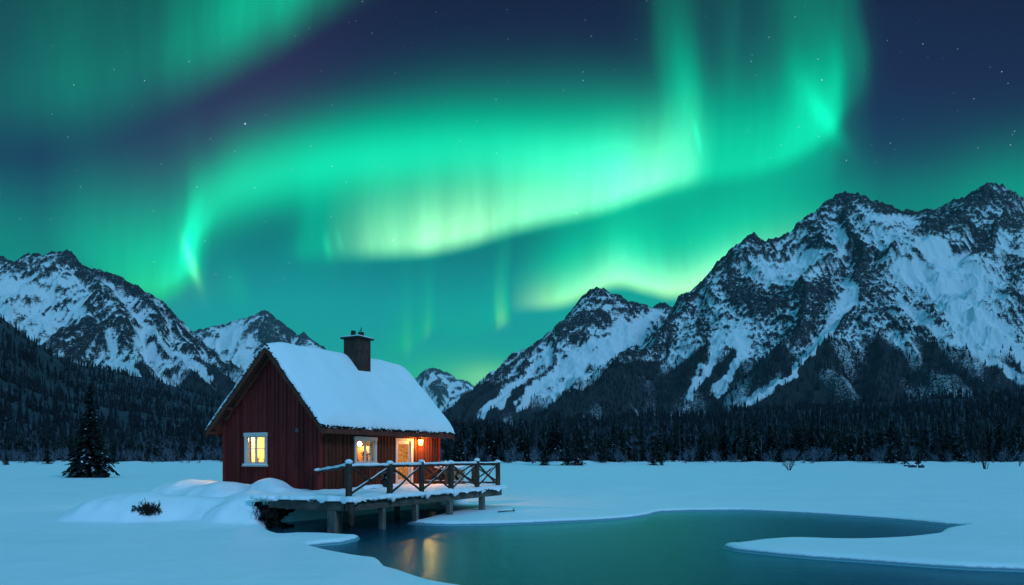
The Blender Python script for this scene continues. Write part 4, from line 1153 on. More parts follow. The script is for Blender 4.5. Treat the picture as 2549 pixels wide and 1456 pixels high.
mb = MB(); mb.box((.05, .05, -.1), (CL - .05, CW - .05, .038)); mb.build('floor', M['wood_in'], cabin)
mb = MB()
for lo, hi in (((.9, 2.2, .7), (1.9, 3.0, .75)), ((1.0, 2.3, .04), (1.07, 2.37, .7)), ((1.75, 2.85, .04), (1.82, 2.92, .7)), ((2.6, 4.3, .04), (3.15, 4.8, 1.7)), ((4.2, 2.6, .04), (5.2, 3.2, .85)), ((5.9, 2.2, .04), (6.5, 3.4, 1.75)), ((4.1, 4.5, 1.1), (5.0, 4.82, 1.9))): mb.box(lo, hi)
mb.build('furniture', M['wood_in'], cabin, bevel=.01)
def room_lamp(x, y, z, watts):
    mb = MB(); mb.lump((x, y, z), (.10, .10, .10), 1, 2, 0.0); mb.tube([(x, y, z + .08), (x, y, RH)], .012, 5)
    o = mb.build('ceiling_lamp', M['bulb'], cabin, smooth=True)
    ld = bpy.data.lights.new('lamp_light', 'POINT'); ld.energy = watts; ld.color = (1.0, .58, .25); ld.shadow_soft_size = .12
    link(bpy.data.objects.new('lamp_light', ld), cabin).location = (x, y, z - .14)
room_lamp(1.7, 3.9, 1.85, 90); room_lamp(5.6, 2.9, 1.85, 150); room_lamp(2.6, 1.2, 1.95, 60); room_lamp(.85, 4.45, 1.98, 150)
# windows
def window(name, plane, h, mull_v, mull_h, sill=True, snowy=False, curtain=True, casing=.085, label=None):
    u0, u1, z0, z1 = h; f = MB(); g = lambda a, b, o0, o1, c, d: f.add([plane(a,o0,c),plane(b,o0,c),plane(b,o0,d),plane(a,o0,d),plane(a,o1,c),plane(b,o1,c),plane(b,o1,d),plane(a,o1,d)], [(0,1,2,3),(7,6,5,4),(0,4,5,1),(1,5,6,2),(2,6,7,3),(3,7,4,0)])
    k = casing
    g(u0 - .02, u0 + k, .05, -.07, z0, z1 - k); g(u1 - k, u1 + .02, .05, -.07, z0, z1 - k)
    g(u0 - .05, u1 + .05, .06, -.07, z1 - k, z1 + .03); g(u0 + k, u1 - k, .05, -.07, z0, z0 + k * .8)
    win = f.build(name, M['white'], cabin, bevel=.006)
    s = MB(); f = s; i0, i1, j0, j1 = u0 + k, u1 - k, z0 + k * .8, z1 - k
    w = .042
    g(i0, i0 + w, .012, -.03, j0, j1); g(i1 - w, i1, .012, -.03, j0, j1); g(i0 + w, i1 - w, .012, -.03, j1 - w, j1); g(i0 + w, i1 - w, .012, -.03, j0, j0 + w)
    for q in mull_v: c_ = i0 + (i1 - i0) * q; g(c_ - .05, c_ + .05, .016, -.032, j0 + w, j1 - w)
    for q in mull_h:
        c_ = j0 + (j1 - j0) * q
        segs = [i0 + w] + [i0 + (i1 - i0) * v for v in mull_v] + [i1 - w]
        for a, b in zip(segs[:-1], segs[1:]): g(a + (.05 if a != i0 + w else 0), b - (.05 if b != i1 - w else 0), .008, -.024, c_ - .018, c_ + .018)
    s.build('sash', M['white'], win, bevel=.004)
    p = MB(); f = p; p.add([plane(i0 + w, -.012, j0 + w), plane(i1 - w, -.012, j0 + w), plane(i1 - w, -.012, j1 - w), plane(i0 + w, -.012, j1 - w)], [(0, 1, 2, 3)])
    p.build('pane', M['glass'], win)
    if sill:
        q = MB(); f = q; g(u0 - .07, u1 + .07, .12, -.02, z0 - .06, z0 - .004); q.build('sill', M['white'], win, bevel=.006)
        n_ = MB(); f = n_; g(u0 - .06, u1 + .06, .115, .0, z0 - .003, z0 + .045); o_ = n_.build('sill_snow', M['cover'], win, bevel=.018)
        n_ = MB(); f = n_; g(u0 - .045, u1 + .045, .055, -.0, z1 + .031, z1 + .055); n_.build('head_snow', M['cover'], win, bevel=.01)
    if curtain:
        q = MB()
        for a, b in curtain:
            n = 9; vs = []
            for i in range(n + 1):
                u = i0 + (i1 - i0) * (a + (b - a) * i / n); off = -.13 - .025 * math.sin(i * 2.1)
                vs += [plane(u, off, j0 - .1), plane(u, off, j1 + .05)]
            q.add(vs, [(2*i, 2*i+2, 2*i+3, 2*i+1) for i in range(n)])
        q.build('curtain', M['cloth'], win, smooth=True)
    return win
window('window', g_plane, GW, (.5,), (.54,), True, curtain=((-.05, .10), (.9, 1.05)))
window('window', l_plane, LW, (.5,), (), True, curtain=((-.05, .10), (.86, 1.05)))
window('window', lambda u, off, z: (u, CW + off, z), BW, (.5,), (.5,), True, curtain=False)
mb = MB()                                                  # things on the window boards
def potted(x, y, z, s, seed):
    q = random.Random(seed); mb.tube([(x, y, z), (x, y, z + .11 * s)], [.045 * s, .065 * s], 10, 0)
    for i in range(22):
        a = q.uniform(0, 6.28); e = q.uniform(.3, 1.3); L = q.uniform(.10, .26) * s; d = Vector((math.cos(a) * math.cos(e), math.sin(a) * math.cos(e), math.sin(e)))
        p = Vector((x, y, z + .1 * s)); n_ = Vector((-d.y, d.x, 0)) * .03 * s
        mb.add([p, p + d * L * .6 + n_, p + d * L, p + d * L * .6 - n_], [(0, 1, 2, 3)], 1)
um = (LW[0] + LW[1]) / 2
mb.box((LW[0], .10, LW[2] + .03), (LW[1], .26, LW[2] + .06), 0)
mb.box((.10, GW[0], GW[2] + .03), (.26, GW[1], GW[2] + .06), 0)
potted(LW[0] + .68 * (LW[1] - LW[0]), .20, LW[2] + .06, 1.9, 1); potted(LW[0] + .30 * (LW[1] - LW[0]), .2, LW[2] + .06, .6, 4)
potted(.19, GW[0] + .30, GW[2] + .06, .75, 2); potted(.2, GW[0] + .72, GW[2] + .06, .9, 3)
mb.build('window_plants', [M['pot'], M['leaf']], cabin)
# door
f = MB(); u0, u1, z0, z1 = DOOR
def gb_(m_, a, b, o0, o1, c, d): m_.add([l_plane(a,o0,c),l_plane(b,o0,c),l_plane(b,o0,d),l_plane(a,o0,d),l_plane(a,o1,c),l_plane(b,o1,c),l_plane(b,o1,d),l_plane(a,o1,d)], [(0,1,2,3),(7,6,5,4),(0,4,5,1),(1,5,6,2),(2,6,7,3),(3,7,4,0)])
gb_(f, u0 - .03, u0 + .07, .05, -.07, z0, z1 - .08); gb_(f, u1 - .12, u1 + .03, .05, -.07, z0, z1 - .08); gb_(f, u0 - .05, u1 + .05, .058, -.07, z1 - .08, z1 + .03)
gb_(f, u0 + .07, u1 - .12, .06, -.07, z0 - .04, z0 + .02)
dfm = f.build('door_frame', M['white'], cabin, bevel=.006)
d_ = MB(); a, b = u0 + .075, u1 - .125
gb_(d_, a, a + .10, .0, -.045, z0 + .02, z1 - .085); gb_(d_, b - .10, b, .0, -.045, z0 + .02, z1 - .085)
gb_(d_, a + .10, b - .10, .0, -.045, z1 - .20, z1 - .085); gb_(d_, a + .10, b - .10, .0, -.045, z0 + .02, z0 + .26)
door = d_.build('door', M['white'], cabin, bevel=.005)
p = MB(); p.add([l_plane(a + .1, -.02, z0 + .26), l_plane(b - .1, -.02, z0 + .26), l_plane(b - .1, -.02, z1 - .2), l_plane(a + .1, -.02, z1 - .2)], [(0, 1, 2, 3)]); p.build('pane', M['frostglass'], door)
p = MB(); p.tube([l_plane(b - .05, .0, 1.0), l_plane(b - .05, .05, 1.0), l_plane(b - .15, .055, 1.0)], .010, 6); p.build('handle', M['dark'], door, smooth=True)
s = MB(); s.box((u0 - .1, -.34, .02), (u1 + .1, -.065, .055)); s.build('door_step', M['deckwood'], cabin, bevel=.01)
# lamp on the front wall
lx_, lz_ = on_long(1047, 1101, -.16)
LP = (lx_, -.16, lz_)
lm = MB(); lm.box((lx_ - .05, -.035, lz_ - .02), (lx_ + .05, -.028, lz_ + .22)); lm.tube([(lx_, -.03, lz_ + .19), (lx_, -.10, lz_ + .23), (lx_, -.16, lz_ + .19)], .011, 6)
lm.tube([(lx_, -.16, lz_ + .12), (lx_, -.16, lz_ + .20)], [.105, .02], 8); lm.tube([(lx_, -.16, lz_ - .145), (lx_, -.16, lz_ - .115)], [.05, .075], 8)
lamp = lm.build('wall_lamp', M['dark'], cabin)
gl_ = MB(); gl_.tube([(lx_, -.16, lz_ - .112), (lx_, -.16, lz_ + .115)], [.070, .092], 8); gl_.build('lamp_glass', M['glow'], lamp)
ld = bpy.data.lights.new('porch_light', 'POINT'); ld.energy = 190; ld.color = (1.0, .44, .095); ld.shadow_soft_size = .11
link(bpy.data.objects.new('porch_light', ld), lamp).location = (lx_, -.30, lz_ - .02)
# vent on the gable, thermometer bits over the window
vy, vz = on_gable(741, 1071); v_ = MB(); v_.tube([(-.03, vy, vz), (-.055, vy, vz)], [.085, .085], 14); v_.tube([(-.056, vy, vz), (-.075, vy, vz)], [.05, .045], 12)
v_.build('vent', M['post'], cabin)
# roof
rf = MB(); TH = .13
for s_ in (0, 1):
    ye, yr = (-OVY, RIDGE_Y) if s_ == 0 else (CW + OVY, RIDGE_Y)
    x0, x1 = -OVX, CL + OVX
    rf.add([(x0, ye, EAVE_Z), (x1, ye, EAVE_Z), (x1, yr, RIDGE_Z), (x0, yr, RIDGE_Z), (x0, ye, EAVE_Z + TH), (x1, ye, EAVE_Z + TH), (x1, yr, RIDGE_Z + TH), (x0, yr, RIDGE_Z + TH)],
           [(0,1,2,3),(7,6,5,4),(0,4,5,1),(1,5,6,2),(3,7,4,0)] if s_ == 0 else [(3,2,1,0),(4,5,6,7),(1,5,4,0),(2,6,5,1),(0,4,7,3)])
roof = rf.build('roof', M['fascia'], cabin)
for x0, x1 in ((-OVX - .04, -OVX - .002), (CL + OVX + .002, CL + OVX + .04)):
    for ye in (-OVY - .03, CW + OVY + .03):
        h0, h1 = -.14, .12
        ze = roof_z(ye); fb = MB()
        fb.add([(x0, ye, ze + h0), (x1, ye, ze + h0), (x1, RIDGE_Y, RIDGE_Z + h0 - .02), (x0, RIDGE_Y, RIDGE_Z + h0 - .02), (x0, ye, ze + h1), (x1, ye, ze + h1), (x1, RIDGE_Y, RIDGE_Z + h1), (x0, RIDGE_Y, RIDGE_Z + h1)],
               [(0,1,2,3),(7,6,5,4),(0,4,5,1),(1,5,6,2),(2,6,7,3),(3,7,4,0)])
        fb.build('bargeboard', M['fascia'], roof)
for ye, sg_ in ((-OVY, -1), (CW + OVY, 1)):
    a, b = sorted((ye + sg_ * .004, ye + sg_ * .034)); fb = MB(); fb.box((-OVX, a, EAVE_Z - .10), (CL + OVX, b, EAVE_Z + .10)); fb.build('fascia', M['fascia'], roof, bevel=.004)
fb = MB()                                                 # rafter tails and purlins under the overhang
for y, z in ((.55, roof_z(.55)), (CW - .55, roof_z(CW - .55)), (-OVY + .12, roof_z(-OVY + .12)), (CW + OVY - .12, roof_z(CW + OVY - .12))): fb.box((-OVX + .01, y - .06, z - .17), (-.06, y + .06, z - .055))
fb.bar((-.10, .15, roof_z(.15) - .16), (-.10, RIDGE_Y - .02, RIDGE_Z - .17), .06, .12); fb.bar((-.10, CW - .15, roof_z(CW - .15) - .16), (-.10, RIDGE_Y + .02, RIDGE_Z - .17), .06, .12)
fb.build('purlin', M['fascia'], roof)
# ragged old thatch showing between the boards and the snow
q = random.Random(5)
def tuft(x, y, z, s):
    tf.lump((x, y, z), (s * q.uniform(.8, 1.5), s * q.uniform(.8, 1.4), s * q.uniform(.6, 1.1)), q.random() * 50, 1, .5)
for ye in (-OVY - .03, CW + OVY + .03):
    x = -OVX; tf = MB()
    while x < CL + OVX: tuft(x, ye + q.uniform(-.02, .03), EAVE_Z + .125 + q.uniform(-.03, .04), q.uniform(.032, .062)); x += q.uniform(.03, .075)
    if ye < 0:
        for i in range(90):                                # grass stalks on the lower edge
            xx = q.uniform(-OVX, CL + OVX); p = Vector((xx, -OVY - .03, EAVE_Z + .12)); d = Vector((q.uniform(-.5, .5), -q.uniform(0, .6), 1)).normalized() * q.uniform(.06, .18)
            tf.tube([p, p + d], [.006, .002], 3)
    tf.build('thatch_edge', M['turf'], roof)
for xe in (-OVX - .03, CL + OVX + .02):
    for ye in (-OVY, CW + OVY):
        k = 0.0; tf = MB()
        while k < 1: y = ye + (RIDGE_Y - ye) * k; tuft(xe + q.uniform(-.02, .03), y, roof_z(y) + .135 + q.uniform(-.02, .03), q.uniform(.026, .050)); k += q.uniform(.010, .022)
        tf.build('thatch_edge', M['turf'], roof)
# snow on the roof
xs = np.concatenate([np.linspace(-OVX - .06, -OVX + .35, 15)[:-1], np.linspace(-OVX + .35, CL + OVX - .35, 60), np.linspace(CL + OVX - .35, CL + OVX + .10, 15)[1:]])
ya, yb = -OVY - .03, CW + OVY + .03
ys = np.concatenate([np.linspace(ya, ya + .45, 18)[:-1], np.linspace(ya + .45, yb - .45, 70), np.linspace(yb - .45, yb, 18)[1:]])
XX, YY = np.meshgrid(xs, ys)
sl = np.where(YY < RIDGE_Y, (RIDGE_Z - EAVE_Z) / (RIDGE_Y + OVY), (RIDGE_Z - EAVE_Z) / (CW + OVY - RIDGE_Y))
base = RIDGE_Z + TH - sl * np.abs(YY - RIDGE_Y)
soft = RIDGE_Z + TH + .02 - sl * (np.sqrt((YY - RIDGE_Y) ** 2 + .17 ** 2) - .02)
ex = np.minimum(XX - xs[0], xs[-1] - XX); ey = np.minimum(YY - ya, yb - YY)
rnd_ = lambda d, r: np.sqrt(np.clip(1 - (1 - np.clip(d / r, 0, 1)) ** 2, 0, 1))
thick = .38 * (1 + .24 * fbm(XX * .42, YY * .5, 3, 801))
dcor = 1 - .55 * np.exp(-(ex / .7) ** 2) * np.where(XX < 2, 1, .4)
far_ = np.clip((xs[-1] - XX) / .75, 0, 1)
thick = thick + .16 * np.exp(-((XX - 2.6) / .45) ** 2 - ((YY - RIDGE_Y - .1) / .6) ** 2) * 0
topz = soft + thick * dcor * rnd_(ex, .20) * rnd_(ey, .26) - .20 * (1 - np.sqrt(1 - (1 - far_) ** 2)) * np.exp(-((YY - RIDGE_Y) / 1.2) ** 2)
jag = .03 * fbm(XX * 2.6, YY * 2.6, 3, 821)
XX = XX + jag * np.where(ex < .12, 1, 0) * np.sign(XX - 3); YY = YY + .035 * fbm(XX * 1.7, YY * 1.7, 3, 831) * np.where(ey < .1, 1, 0)
nr_, nc_ = XX.shape
topv = np.stack([XX, YY, topz], -1).reshape(-1, 3); botv = np.stack([XX, YY, base + .004], -1).reshape(-1, 3)
gf = grid_faces(nr_, nc_); N_ = nr_ * nc_
i_ = np.arange(N_).reshape(nr_, nc_); ring = np.concatenate([i_[0, :], i_[1:, -1], i_[-1, -2::-1], i_[-2:0:-1, 0]]); nx_ = np.roll(ring, -1)
side = np.stack([ring, ring + N_, nx_ + N_, nx_], -1)
M['roofsnow'] = mat_snow('roof_snow', .4, .12)
np_obj('roof_snow', np.concatenate([topv, botv]), np.concatenate([gf, gf[:, ::-1] + N_, side]), M['roofsnow'], roof, smooth=True)
# chimney
kx = (889 - CX) / FOC
cyl = RIDGE_Y - .42
ox_, oy_ = to_world(0, cyl); cxl = (kx * oy_ - ox_) / (D1[0] - kx * D1[1])
Dch = oy_ + D1[1] * cxl
ztop = CAM_H - (846 - HY) / FOC * Dch - DECK_Z
w_ = .40
ch = MB(); ch.box((cxl - w_, cyl - w_, roof_z(cyl - w_) - .3), (cxl + w_, cyl + w_, ztop)); chim = ch.build('chimney', M['chim'], cabin, bevel=.012)
cp = MB(); cp.box((cxl - w_ - .10, cyl - w_ - .10, ztop + .002), (cxl + w_ + .10, cyl + w_ + .10, ztop + .075)); cp.build('chimney_cap', M['dark'], chim, bevel=.012)
sc_ = MB(); sc_.box((cxl - w_ - .06, cyl - w_ - .06, ztop + .077), (cxl + w_ + .05, cyl + w_ + .06, ztop + .125)); sc_.build('cap_snow', M['cover'], chim, bevel=.022)
pp = MB(); pp.tube([(cxl - .02, cyl + .20, ztop + .08), (cxl - .02, cyl + .20, ztop + .40)], .105, 12); pp.build('flue_pipe', M['dark'], chim)
pp = MB(); a_ = (cxl - .02, cyl - .22); pp.tube([(*a_, ztop + .08), (*a_, ztop + .30)], [.115, .13], 12); pp.tube([(*a_, ztop + .30), (*a_, ztop + .52)], .014, 5)
pp.bar((a_[0], a_[1] + .09, ztop + .36), (a_[0], a_[1] - .02, ztop + .42), .02, .02); pp.lump((a_[0], a_[1] - .02, ztop + .44), (.03, .03, .03), 2, 1); pp.build('flue_pipe', M['dark'], chim)


# ------------------------------------------------------------------ deck on posts over the water
KX, KY = to_local(*( (868 - CX) / FOC * 19.95, 19.95))
KX, KY = float(KX), float(KY)
DX1 = KX + 9.55
deck = empty('deck', (CORNER[0], CORNER[1], DECK_Z), ROT, 'weathered plank deck on posts over the dark water in front of the cabin', 'deck')
q = random.Random(12)
mb = MB(); x = KX - .10
while x < DX1:
    w = q.uniform(.13, .16); mb.box((x, KY - .12 + q.uniform(-.05, .04), -.055 + q.uniform(-.004, .004)), (x + w - .012, -.08 if x > -.1 else -.75, -.008)); x += w
mb.build('deck_boards', M['deckwood'], deck)
def beam(a, b, w, h): 
    m = MB(); m.bar(a, b, w, h); m.build('beam', M['beam'], deck, bevel=.012)
beam((KX - .04, KY + .04, -.20), (KX + 3.1, KY + .04, -.20), .14, .26); beam((KX + 3.11, KY + .045, -.20), (KX + 6.2, KY + .045, -.20), .14, .27); beam((KX + 6.21, KY + .04, -.20), (DX1 - .1, KY + .04, -.20), .14, .26)
beam((KX, KY + .13, -.20), (KX, -.7, -.20), .14, .26); beam((DX1 - .17, KY + .13, -.20), (DX1 - .17, -.2, -.20), .14, .26)
for xx in (KX + 2.0, KX + 4.2, KX + 6.4): beam((xx, KY + .13, -.22), (xx, -.5, -.22), .10, .2)
def s_of(px, ly): 
    k = (px - CX) / FOC; ox, oy = to_world(0, ly); return (k * oy - ox) / (D1[0] - k * D1[1])
for px, ly, w in ((951, KY + .06, .17), (1034, KY + .06, .16), (1118, KY + .06, .20), (1199, KY + .06, .20)):
    xx = s_of(px, ly); m = MB(); m.box((xx - w / 2, ly - w / 2, -1.9), (xx + w / 2, ly + w / 2, -.335)); m.build('support_post', M['post'], deck, bevel=.012)
yy, _ = on_gable(832, 1290, KX + .05); m = MB(); m.box((KX - .09, yy - .16, -1.5), (KX + .22, yy + .16, -.335)); m.build('support_post', M['post'], deck, bevel=.014)
for xx in (KX + 2.6, KX + 5.5): m = MB(); m.box((xx - .08, -1.6, -1.9), (xx + .08, -1.44, -.31)); m.build('support_post', M['post'], deck, bevel=.012)
# log stub hanging at the corner
lg = MB(); lg.tube([(KX - .02, KY - .10, .02), (KX - .02, KY - .11, -.30), (KX - .01, KY - .11, -.52), (KX + .02, KY - .10, -.72), (KX + .03, KY - .09, -.80)], [.095, .10, .085, .08, .03], 9, jit=.14, rnd=q)
stub = lg.build('corner_log', M['log'], deck, smooth=True)
# snow lying on the deck
def snow_sheet(name, x0, x1, y0, y1, z, th, seed, parent, nx=150, ny=70, edge=.16, overhang=.05, mat='cover'):
    xs, ys = np.linspace(x0, x1, nx), np.linspace(y0, y1, ny); A, B = np.meshgrid(xs, ys)
    ex, ey = np.minimum(A - x0, x1 - A), np.minimum(B - y0, y1 - B); ed = np.minimum(ex, ey)
    tt = th * (1 + .45 * fbm(A * .8, B * .8, 4, seed) + .12 * fbm(A * 4, B * 4, 2, seed + 5))
    Zt = z + tt * np.sqrt(np.clip(1 - (1 - np.clip(ed / edge, 0, 1)) ** 2, 0.02, 1))
    wob = overhang * fbm(A * 1.3, B * 1.3, 4, seed + 9) * 2
    sgx = np.where(A - x0 < x1 - A, -1, 1); sgy = np.where(B - y0 < y1 - B, -1, 1)
    A2 = A + np.where(ex < .2, wob * sgx * (1 - ex / .2), 0); B2 = B + np.where(ey < .2, wob * sgy * (1 - ey / .2), 0)
    drop = np.where(ed < .03, -.03 - .05 * np.clip(fbm(A * 2.2, B * 2.2, 4, seed + 12) + .1, 0, 1) * 2, 0)
    top = np.stack([A2, B2, Zt + drop], -1).reshape(-1, 3); bot = np.stack([A2, B2, np.full(A.shape, z) + np.minimum(drop, 0) - .006], -1).reshape(-1, 3)
    gf = grid_faces(ny, nx); N = nx * ny; ii = np.arange(N).reshape(ny, nx)
    ring = np.concatenate([ii[0, :], ii[1:, -1], ii[-1, -2::-1], ii[-2:0:-1, 0]]); nx2 = np.roll(ring, -1)
    return np_obj(name, np.concatenate([top, bot]), np.concatenate([gf, gf[:, ::-1] + N, np.stack([ring, ring + N, nx2 + N, nx2], -1)]), M[mat], parent, smooth=True)
snow_sheet('deck_snow', KX - .16, DX1 + .06, KY - .20, -.07, -.004, .10, 901, deck, 260, 100)
dp = MB()                                                 # clumps hanging over the deck's edge
for s_ in (1.88, 3.75, 5.6, 5.66, 7.6, .12):
    xx = KX + s_; dp.lump((xx + q.uniform(-.05, .05), KY - .17, -.03), (q.uniform(.07, .12), .07, q.uniform(.09, .16)), q.random() * 9, 2, .25)
for i in range(26): dp.lump((KX + q.uniform(0, 9.4), KY - .17, .0 + q.uniform(-.03, .02)), (q.uniform(.08, .22), .06, q.uniform(.03, .06)), q.random() * 9, 2, .25)
dp.build('snow_clumps', M['cover'], deck, smooth=True)
# railing
POSTS = [(s_of(px, KY + .02), KY + .02, top, r) for px, top, r in ((868, 1.10, .098), (970, 1.06, .10), (1049, 1.10, .095), (1122, 1.04, .11), (1187, 1.12, .10), (1239, 1.05, .098))]
FARX = POSTS[-1][0]
yb1, _ = on_gable(1177, 1180, FARX); yb2, _ = on_gable(1111, 1180, FARX)
BACK = [(FARX, yb1, 1.0, .075), (FARX, yb2, 1.0, .07), (FARX, -.16, .98, .07)]
GATE = (-.16, -.06, .84, .10)
def rail_post(x, y, top, r, cap=True):
    m = MB(); n = 7; m.tube([(x + q.uniform(-.006, .006), y + q.uniform(-.006, .006), -.06 + (top + .06) * i / n) for i in range(n + 1)], [r * q.uniform(.94, 1.06) for i in range(n)] + [r * .9], 11, jit=.05, rnd=q)
    p = m.build('railing_post', M['log'], deck, smooth=False)
    if cap:
        c = MB(); c.lump((x + q.uniform(-.015, .015), y, top + .025), (r * 1.12, r * 1.12, r * q.uniform(.55, .95)), q.random() * 20, 3, .12); c.build('snow_cap', M['cover'], p, smooth=True)
for P_ in POSTS + BACK: rail_post(*P_)
m = MB(); m.box((GATE[0] - .11, GATE[1] - .09, -.05), (GATE[0] + .07, GATE[1] + .06, GATE[2] - .05)); gp = m.build('railing_post', M['red'], deck, bevel=.01); with_tone(gp, [.8] * len(gp.data.polygons))
m = MB(); m.lump((GATE[0] - .02, GATE[1] - .02, GATE[2] - .03), (.17, .14, .06), 3, 3, .15); m.build('snow_cap', M['cover'], gp, smooth=True)
def pole(name, a, b, r0, r1, snow=0.0, bend=.02, mat='log', seg=8):
    a, b = Vector(a), Vector(b); n = 8; m = MB()
    pts = [a.lerp(b, i / n) + Vector((0, q.uniform(-bend, bend) * .6, (q.uniform(-bend, bend) if 0 < i < n else 0))) for i in range(n + 1)]
    m.tube(pts, [r0 + (r1 - r0) * i / n for i in range(n + 1)], seg, jit=.06, rnd=q); o = m.build(name, M[mat], deck)
    if snow:
        s = MB(); s.tube([p + Vector((0, 0, r0 * .72 + snow * .25)) for p in pts[0:]], [snow * q.uniform(.8, 1.15) for _ in pts], 8, jit=.08, rnd=q); so = s.build('rail_snow', M['cover'], o, smooth=True)
    return o
chain = POSTS
for i in range(5):
    (xa, ya_, ta, ra), (xb, yb_, tb_, rb) = chain[i], chain[i + 1]
    zt = .985
    pole('handrail', (xa + ra * .6, ya_, zt + q.uniform(-.015, .015)), (xb - rb * .6, yb_, zt + q.uniform(-.015, .015)), .052, .047, .050 if i < 4 else .03, .008)
    lo = .10
    if i == 0:
        pole('cross_brace', (xa + .06, ya_ + .03, .16), (xb - .04, yb_ + .03, .92), .048, .040, .02, .02); pole('cross_brace', (xa + .08, ya_ - .035, .93), (xa + (xb - xa) * .56, ya_ - .03, .52), .026, .022, 0, .015)
    else:
        pole('cross_brace', (xa + .06, ya_ + .035, lo), (xb - .06, yb_ + .035, .93), .040, .034, .012, .02); pole('cross_brace', (xa + .06, ya_ - .04, .93), (xb - .06, yb_ - .04, lo), .042 if i != 2 else .030, .036, .0, .02)
chain = [POSTS[-1]] + BACK
for i in range(3):
    (xa, ya_, ta, ra), (xb, yb_, tb_, rb) = chain[i], chain[i + 1]
    pole('handrail', (xa, ya_ + ra * .5, .95), (xb, yb_ - rb * .5, .95), .045, .042, .035, .008); pole('lower_rail', (xa, ya_ + ra * .5, .20), (xb, yb_ - rb * .5, .20), .04, .038, .02, .008)
    pole('cross_brace', (xa + .03, ya_ + .06, .26), (xb + .03, yb_ - .06, .90), .034, .03, 0, .015); pole('cross_brace', (xa - .035, ya_ + .06, .90), (xb - .035, yb_ - .06, .26), .034, .03, 0, .015)
pole('handrail', (POSTS[0][0], POSTS[0][1] + .09, .985), (GATE[0] + .02, GATE[1] - .03, GATE[2] - .09), .05, .05, .055, .012)

# ------------------------------------------------------------------ small things on and around the deck
def deck_pt(px, ly, z=.08): return s_of(px, ly), ly, z
lx_, ly_, lz_ = deck_pt(962, -1.15)
wx_, wy_ = to_world(lx_, ly_)
pl = empty('potted_plant', (wx_, wy_, DECK_Z + .07), ROT, 'snow dusted pot plant on the deck below the front window', 'plant')
m = MB(); m.tube([(0, 0, 0), (0, 0, .26)], [.15, .20], 14); m.tube([(0, 0, .261), (0, 0, .30)], [.215, .215], 14); m.build('pot', M['dark'], pl)
m = MB()
for i in range(90):
    a = q.uniform(0, 6.28); e = q.uniform(.1, 1.35); L = q.uniform(.15, .42); d = Vector((math.cos(a) * math.cos(e), math.sin(a) * math.cos(e), math.sin(e))); p = Vector((0, 0, .28))
    m.tube([p, p + d * L], [.006, .003], 3, 0, False); s_ = Vector((-d.y, d.x, .1)).normalized() * q.uniform(.02, .04); c_ = p + d * L
    m.add([c_ - d * .07, c_ + s_, c_ + d * .07, c_ - s_], [(0, 1, 2, 3)], 1 if q.random() < .3 else 0)
m.build('foliage', [M['needle'], M['snow_far']], pl)
lx_, ly_, lz_ = deck_pt(905, -1.0)
wx_, wy_ = to_world(lx_, ly_)
bo = empty('plank', (wx_, wy_, DECK_Z + .10), ROT + .05, 'snow covered plank lying along the front wall under the railing', 'plank')
m = MB(); m.box((-.1, -.13, 0), (2.2, .13, .04)); m.build('board', M['deckwood'], bo, bevel=.008)
s_ = snow_sheet('snow_layer', -.16, 2.25, -.16, .16, .042, .07, 950, bo, 50, 14, .1, .02)
# firewood under snow beyond the far railing
fx, fy = to_world(FARX + .75, -1.15)
fw = empty('firewood_stack', (fx, fy, 0.62), ROT + 1.2, 'snow dusted firewood stack just behind the far railing, lit by the lamp', 'firewood')
t = NT('split_log', .9, .15); sp_ = t.noise(7, 4, .6, t.coord()); t.base(t.ramp(sp_, [(.3, (.20, .12, .07)), (.7, (.46, .32, .20))])); M['split'] = t.m
for r_ in range(6):
    for k in range(6):
        m = MB(); rr_ = q.uniform(.075, .105); y0 = (k - 2.5) * .20 + (.1 if r_ % 2 else 0) + q.uniform(-.02, .02); z0 = .1 + r_ * .175; x_ = q.uniform(-.05, .05)
        m.tube([(x_ - .3, y0, z0), (x_ + .3, y0, z0)], rr_, 8, 0, False, .08, q)
        b = len(m.v); m.add([m.v[b - 16 + i] for i in range(8)], [tuple(range(7, -1, -1))], 1); m.add([m.v[b - 8 + i] for i in range(8)], [tuple(range(8))], 1)
        m.build('firewood', [M['bark'], M['split']], fw)
m = MB(); m.lump((0, .05, 1.18), (.42, .75, .14), 3, 3, .2); m.build('snow_cap', M['cover'], fw, smooth=True)
m = MB(); m.box((-.25, -.65, -.45), (.25, .75, .02)); m.build('base_snow', M['cover'], fw, bevel=.1)
# dry bush poking out of the snow mound, left foreground
bx, by = (374 - CX) / FOC * 21.45, 21.45
bz = hz(bx, by)
db = bare_meshes(.62, 41, .48, False, 16, 2, 9)
e = plant('dry_bush', db, (bx, by, bz - .16), .3, (.85, .65, .9), 'dark dry bush sticking out of the snow mound left of the cabin', 'bush')
m = MB()
for i in range(420):
    a = q.uniform(0, 6.28); r_ = q.random() ** .6; p = Vector((math.cos(a) * r_ * .40, math.sin(a) * r_ * .28, .06 + q.random() * .36 * (1 - .5 * r_)))
    d = Vector((q.uniform(-1, 1), q.uniform(-1, 1), q.uniform(-.3, 1))).normalized(); s_ = d.orthogonal().normalized()
    m.add([p, p + d * .05 + s_ * .02, p + d * .11, p + d * .05 - s_ * .02], [(0, 1, 2, 3)])
for i in range(60):
    p = Vector((q.uniform(-.62, -.30), q.uniform(-.1, .1), .22 + q.uniform(-.05, .14))); d = Vector((q.uniform(-1, 1), q.uniform(-1, 1), q.uniform(-.3, 1))).normalized(); s_ = d.orthogonal().normalized()
    m.add([p, p + d * .05 + s_ * .025, p + d * .12, p + d * .05 - s_ * .025], [(0, 1, 2, 3)])
m.build('leaves', M['twig'], e)
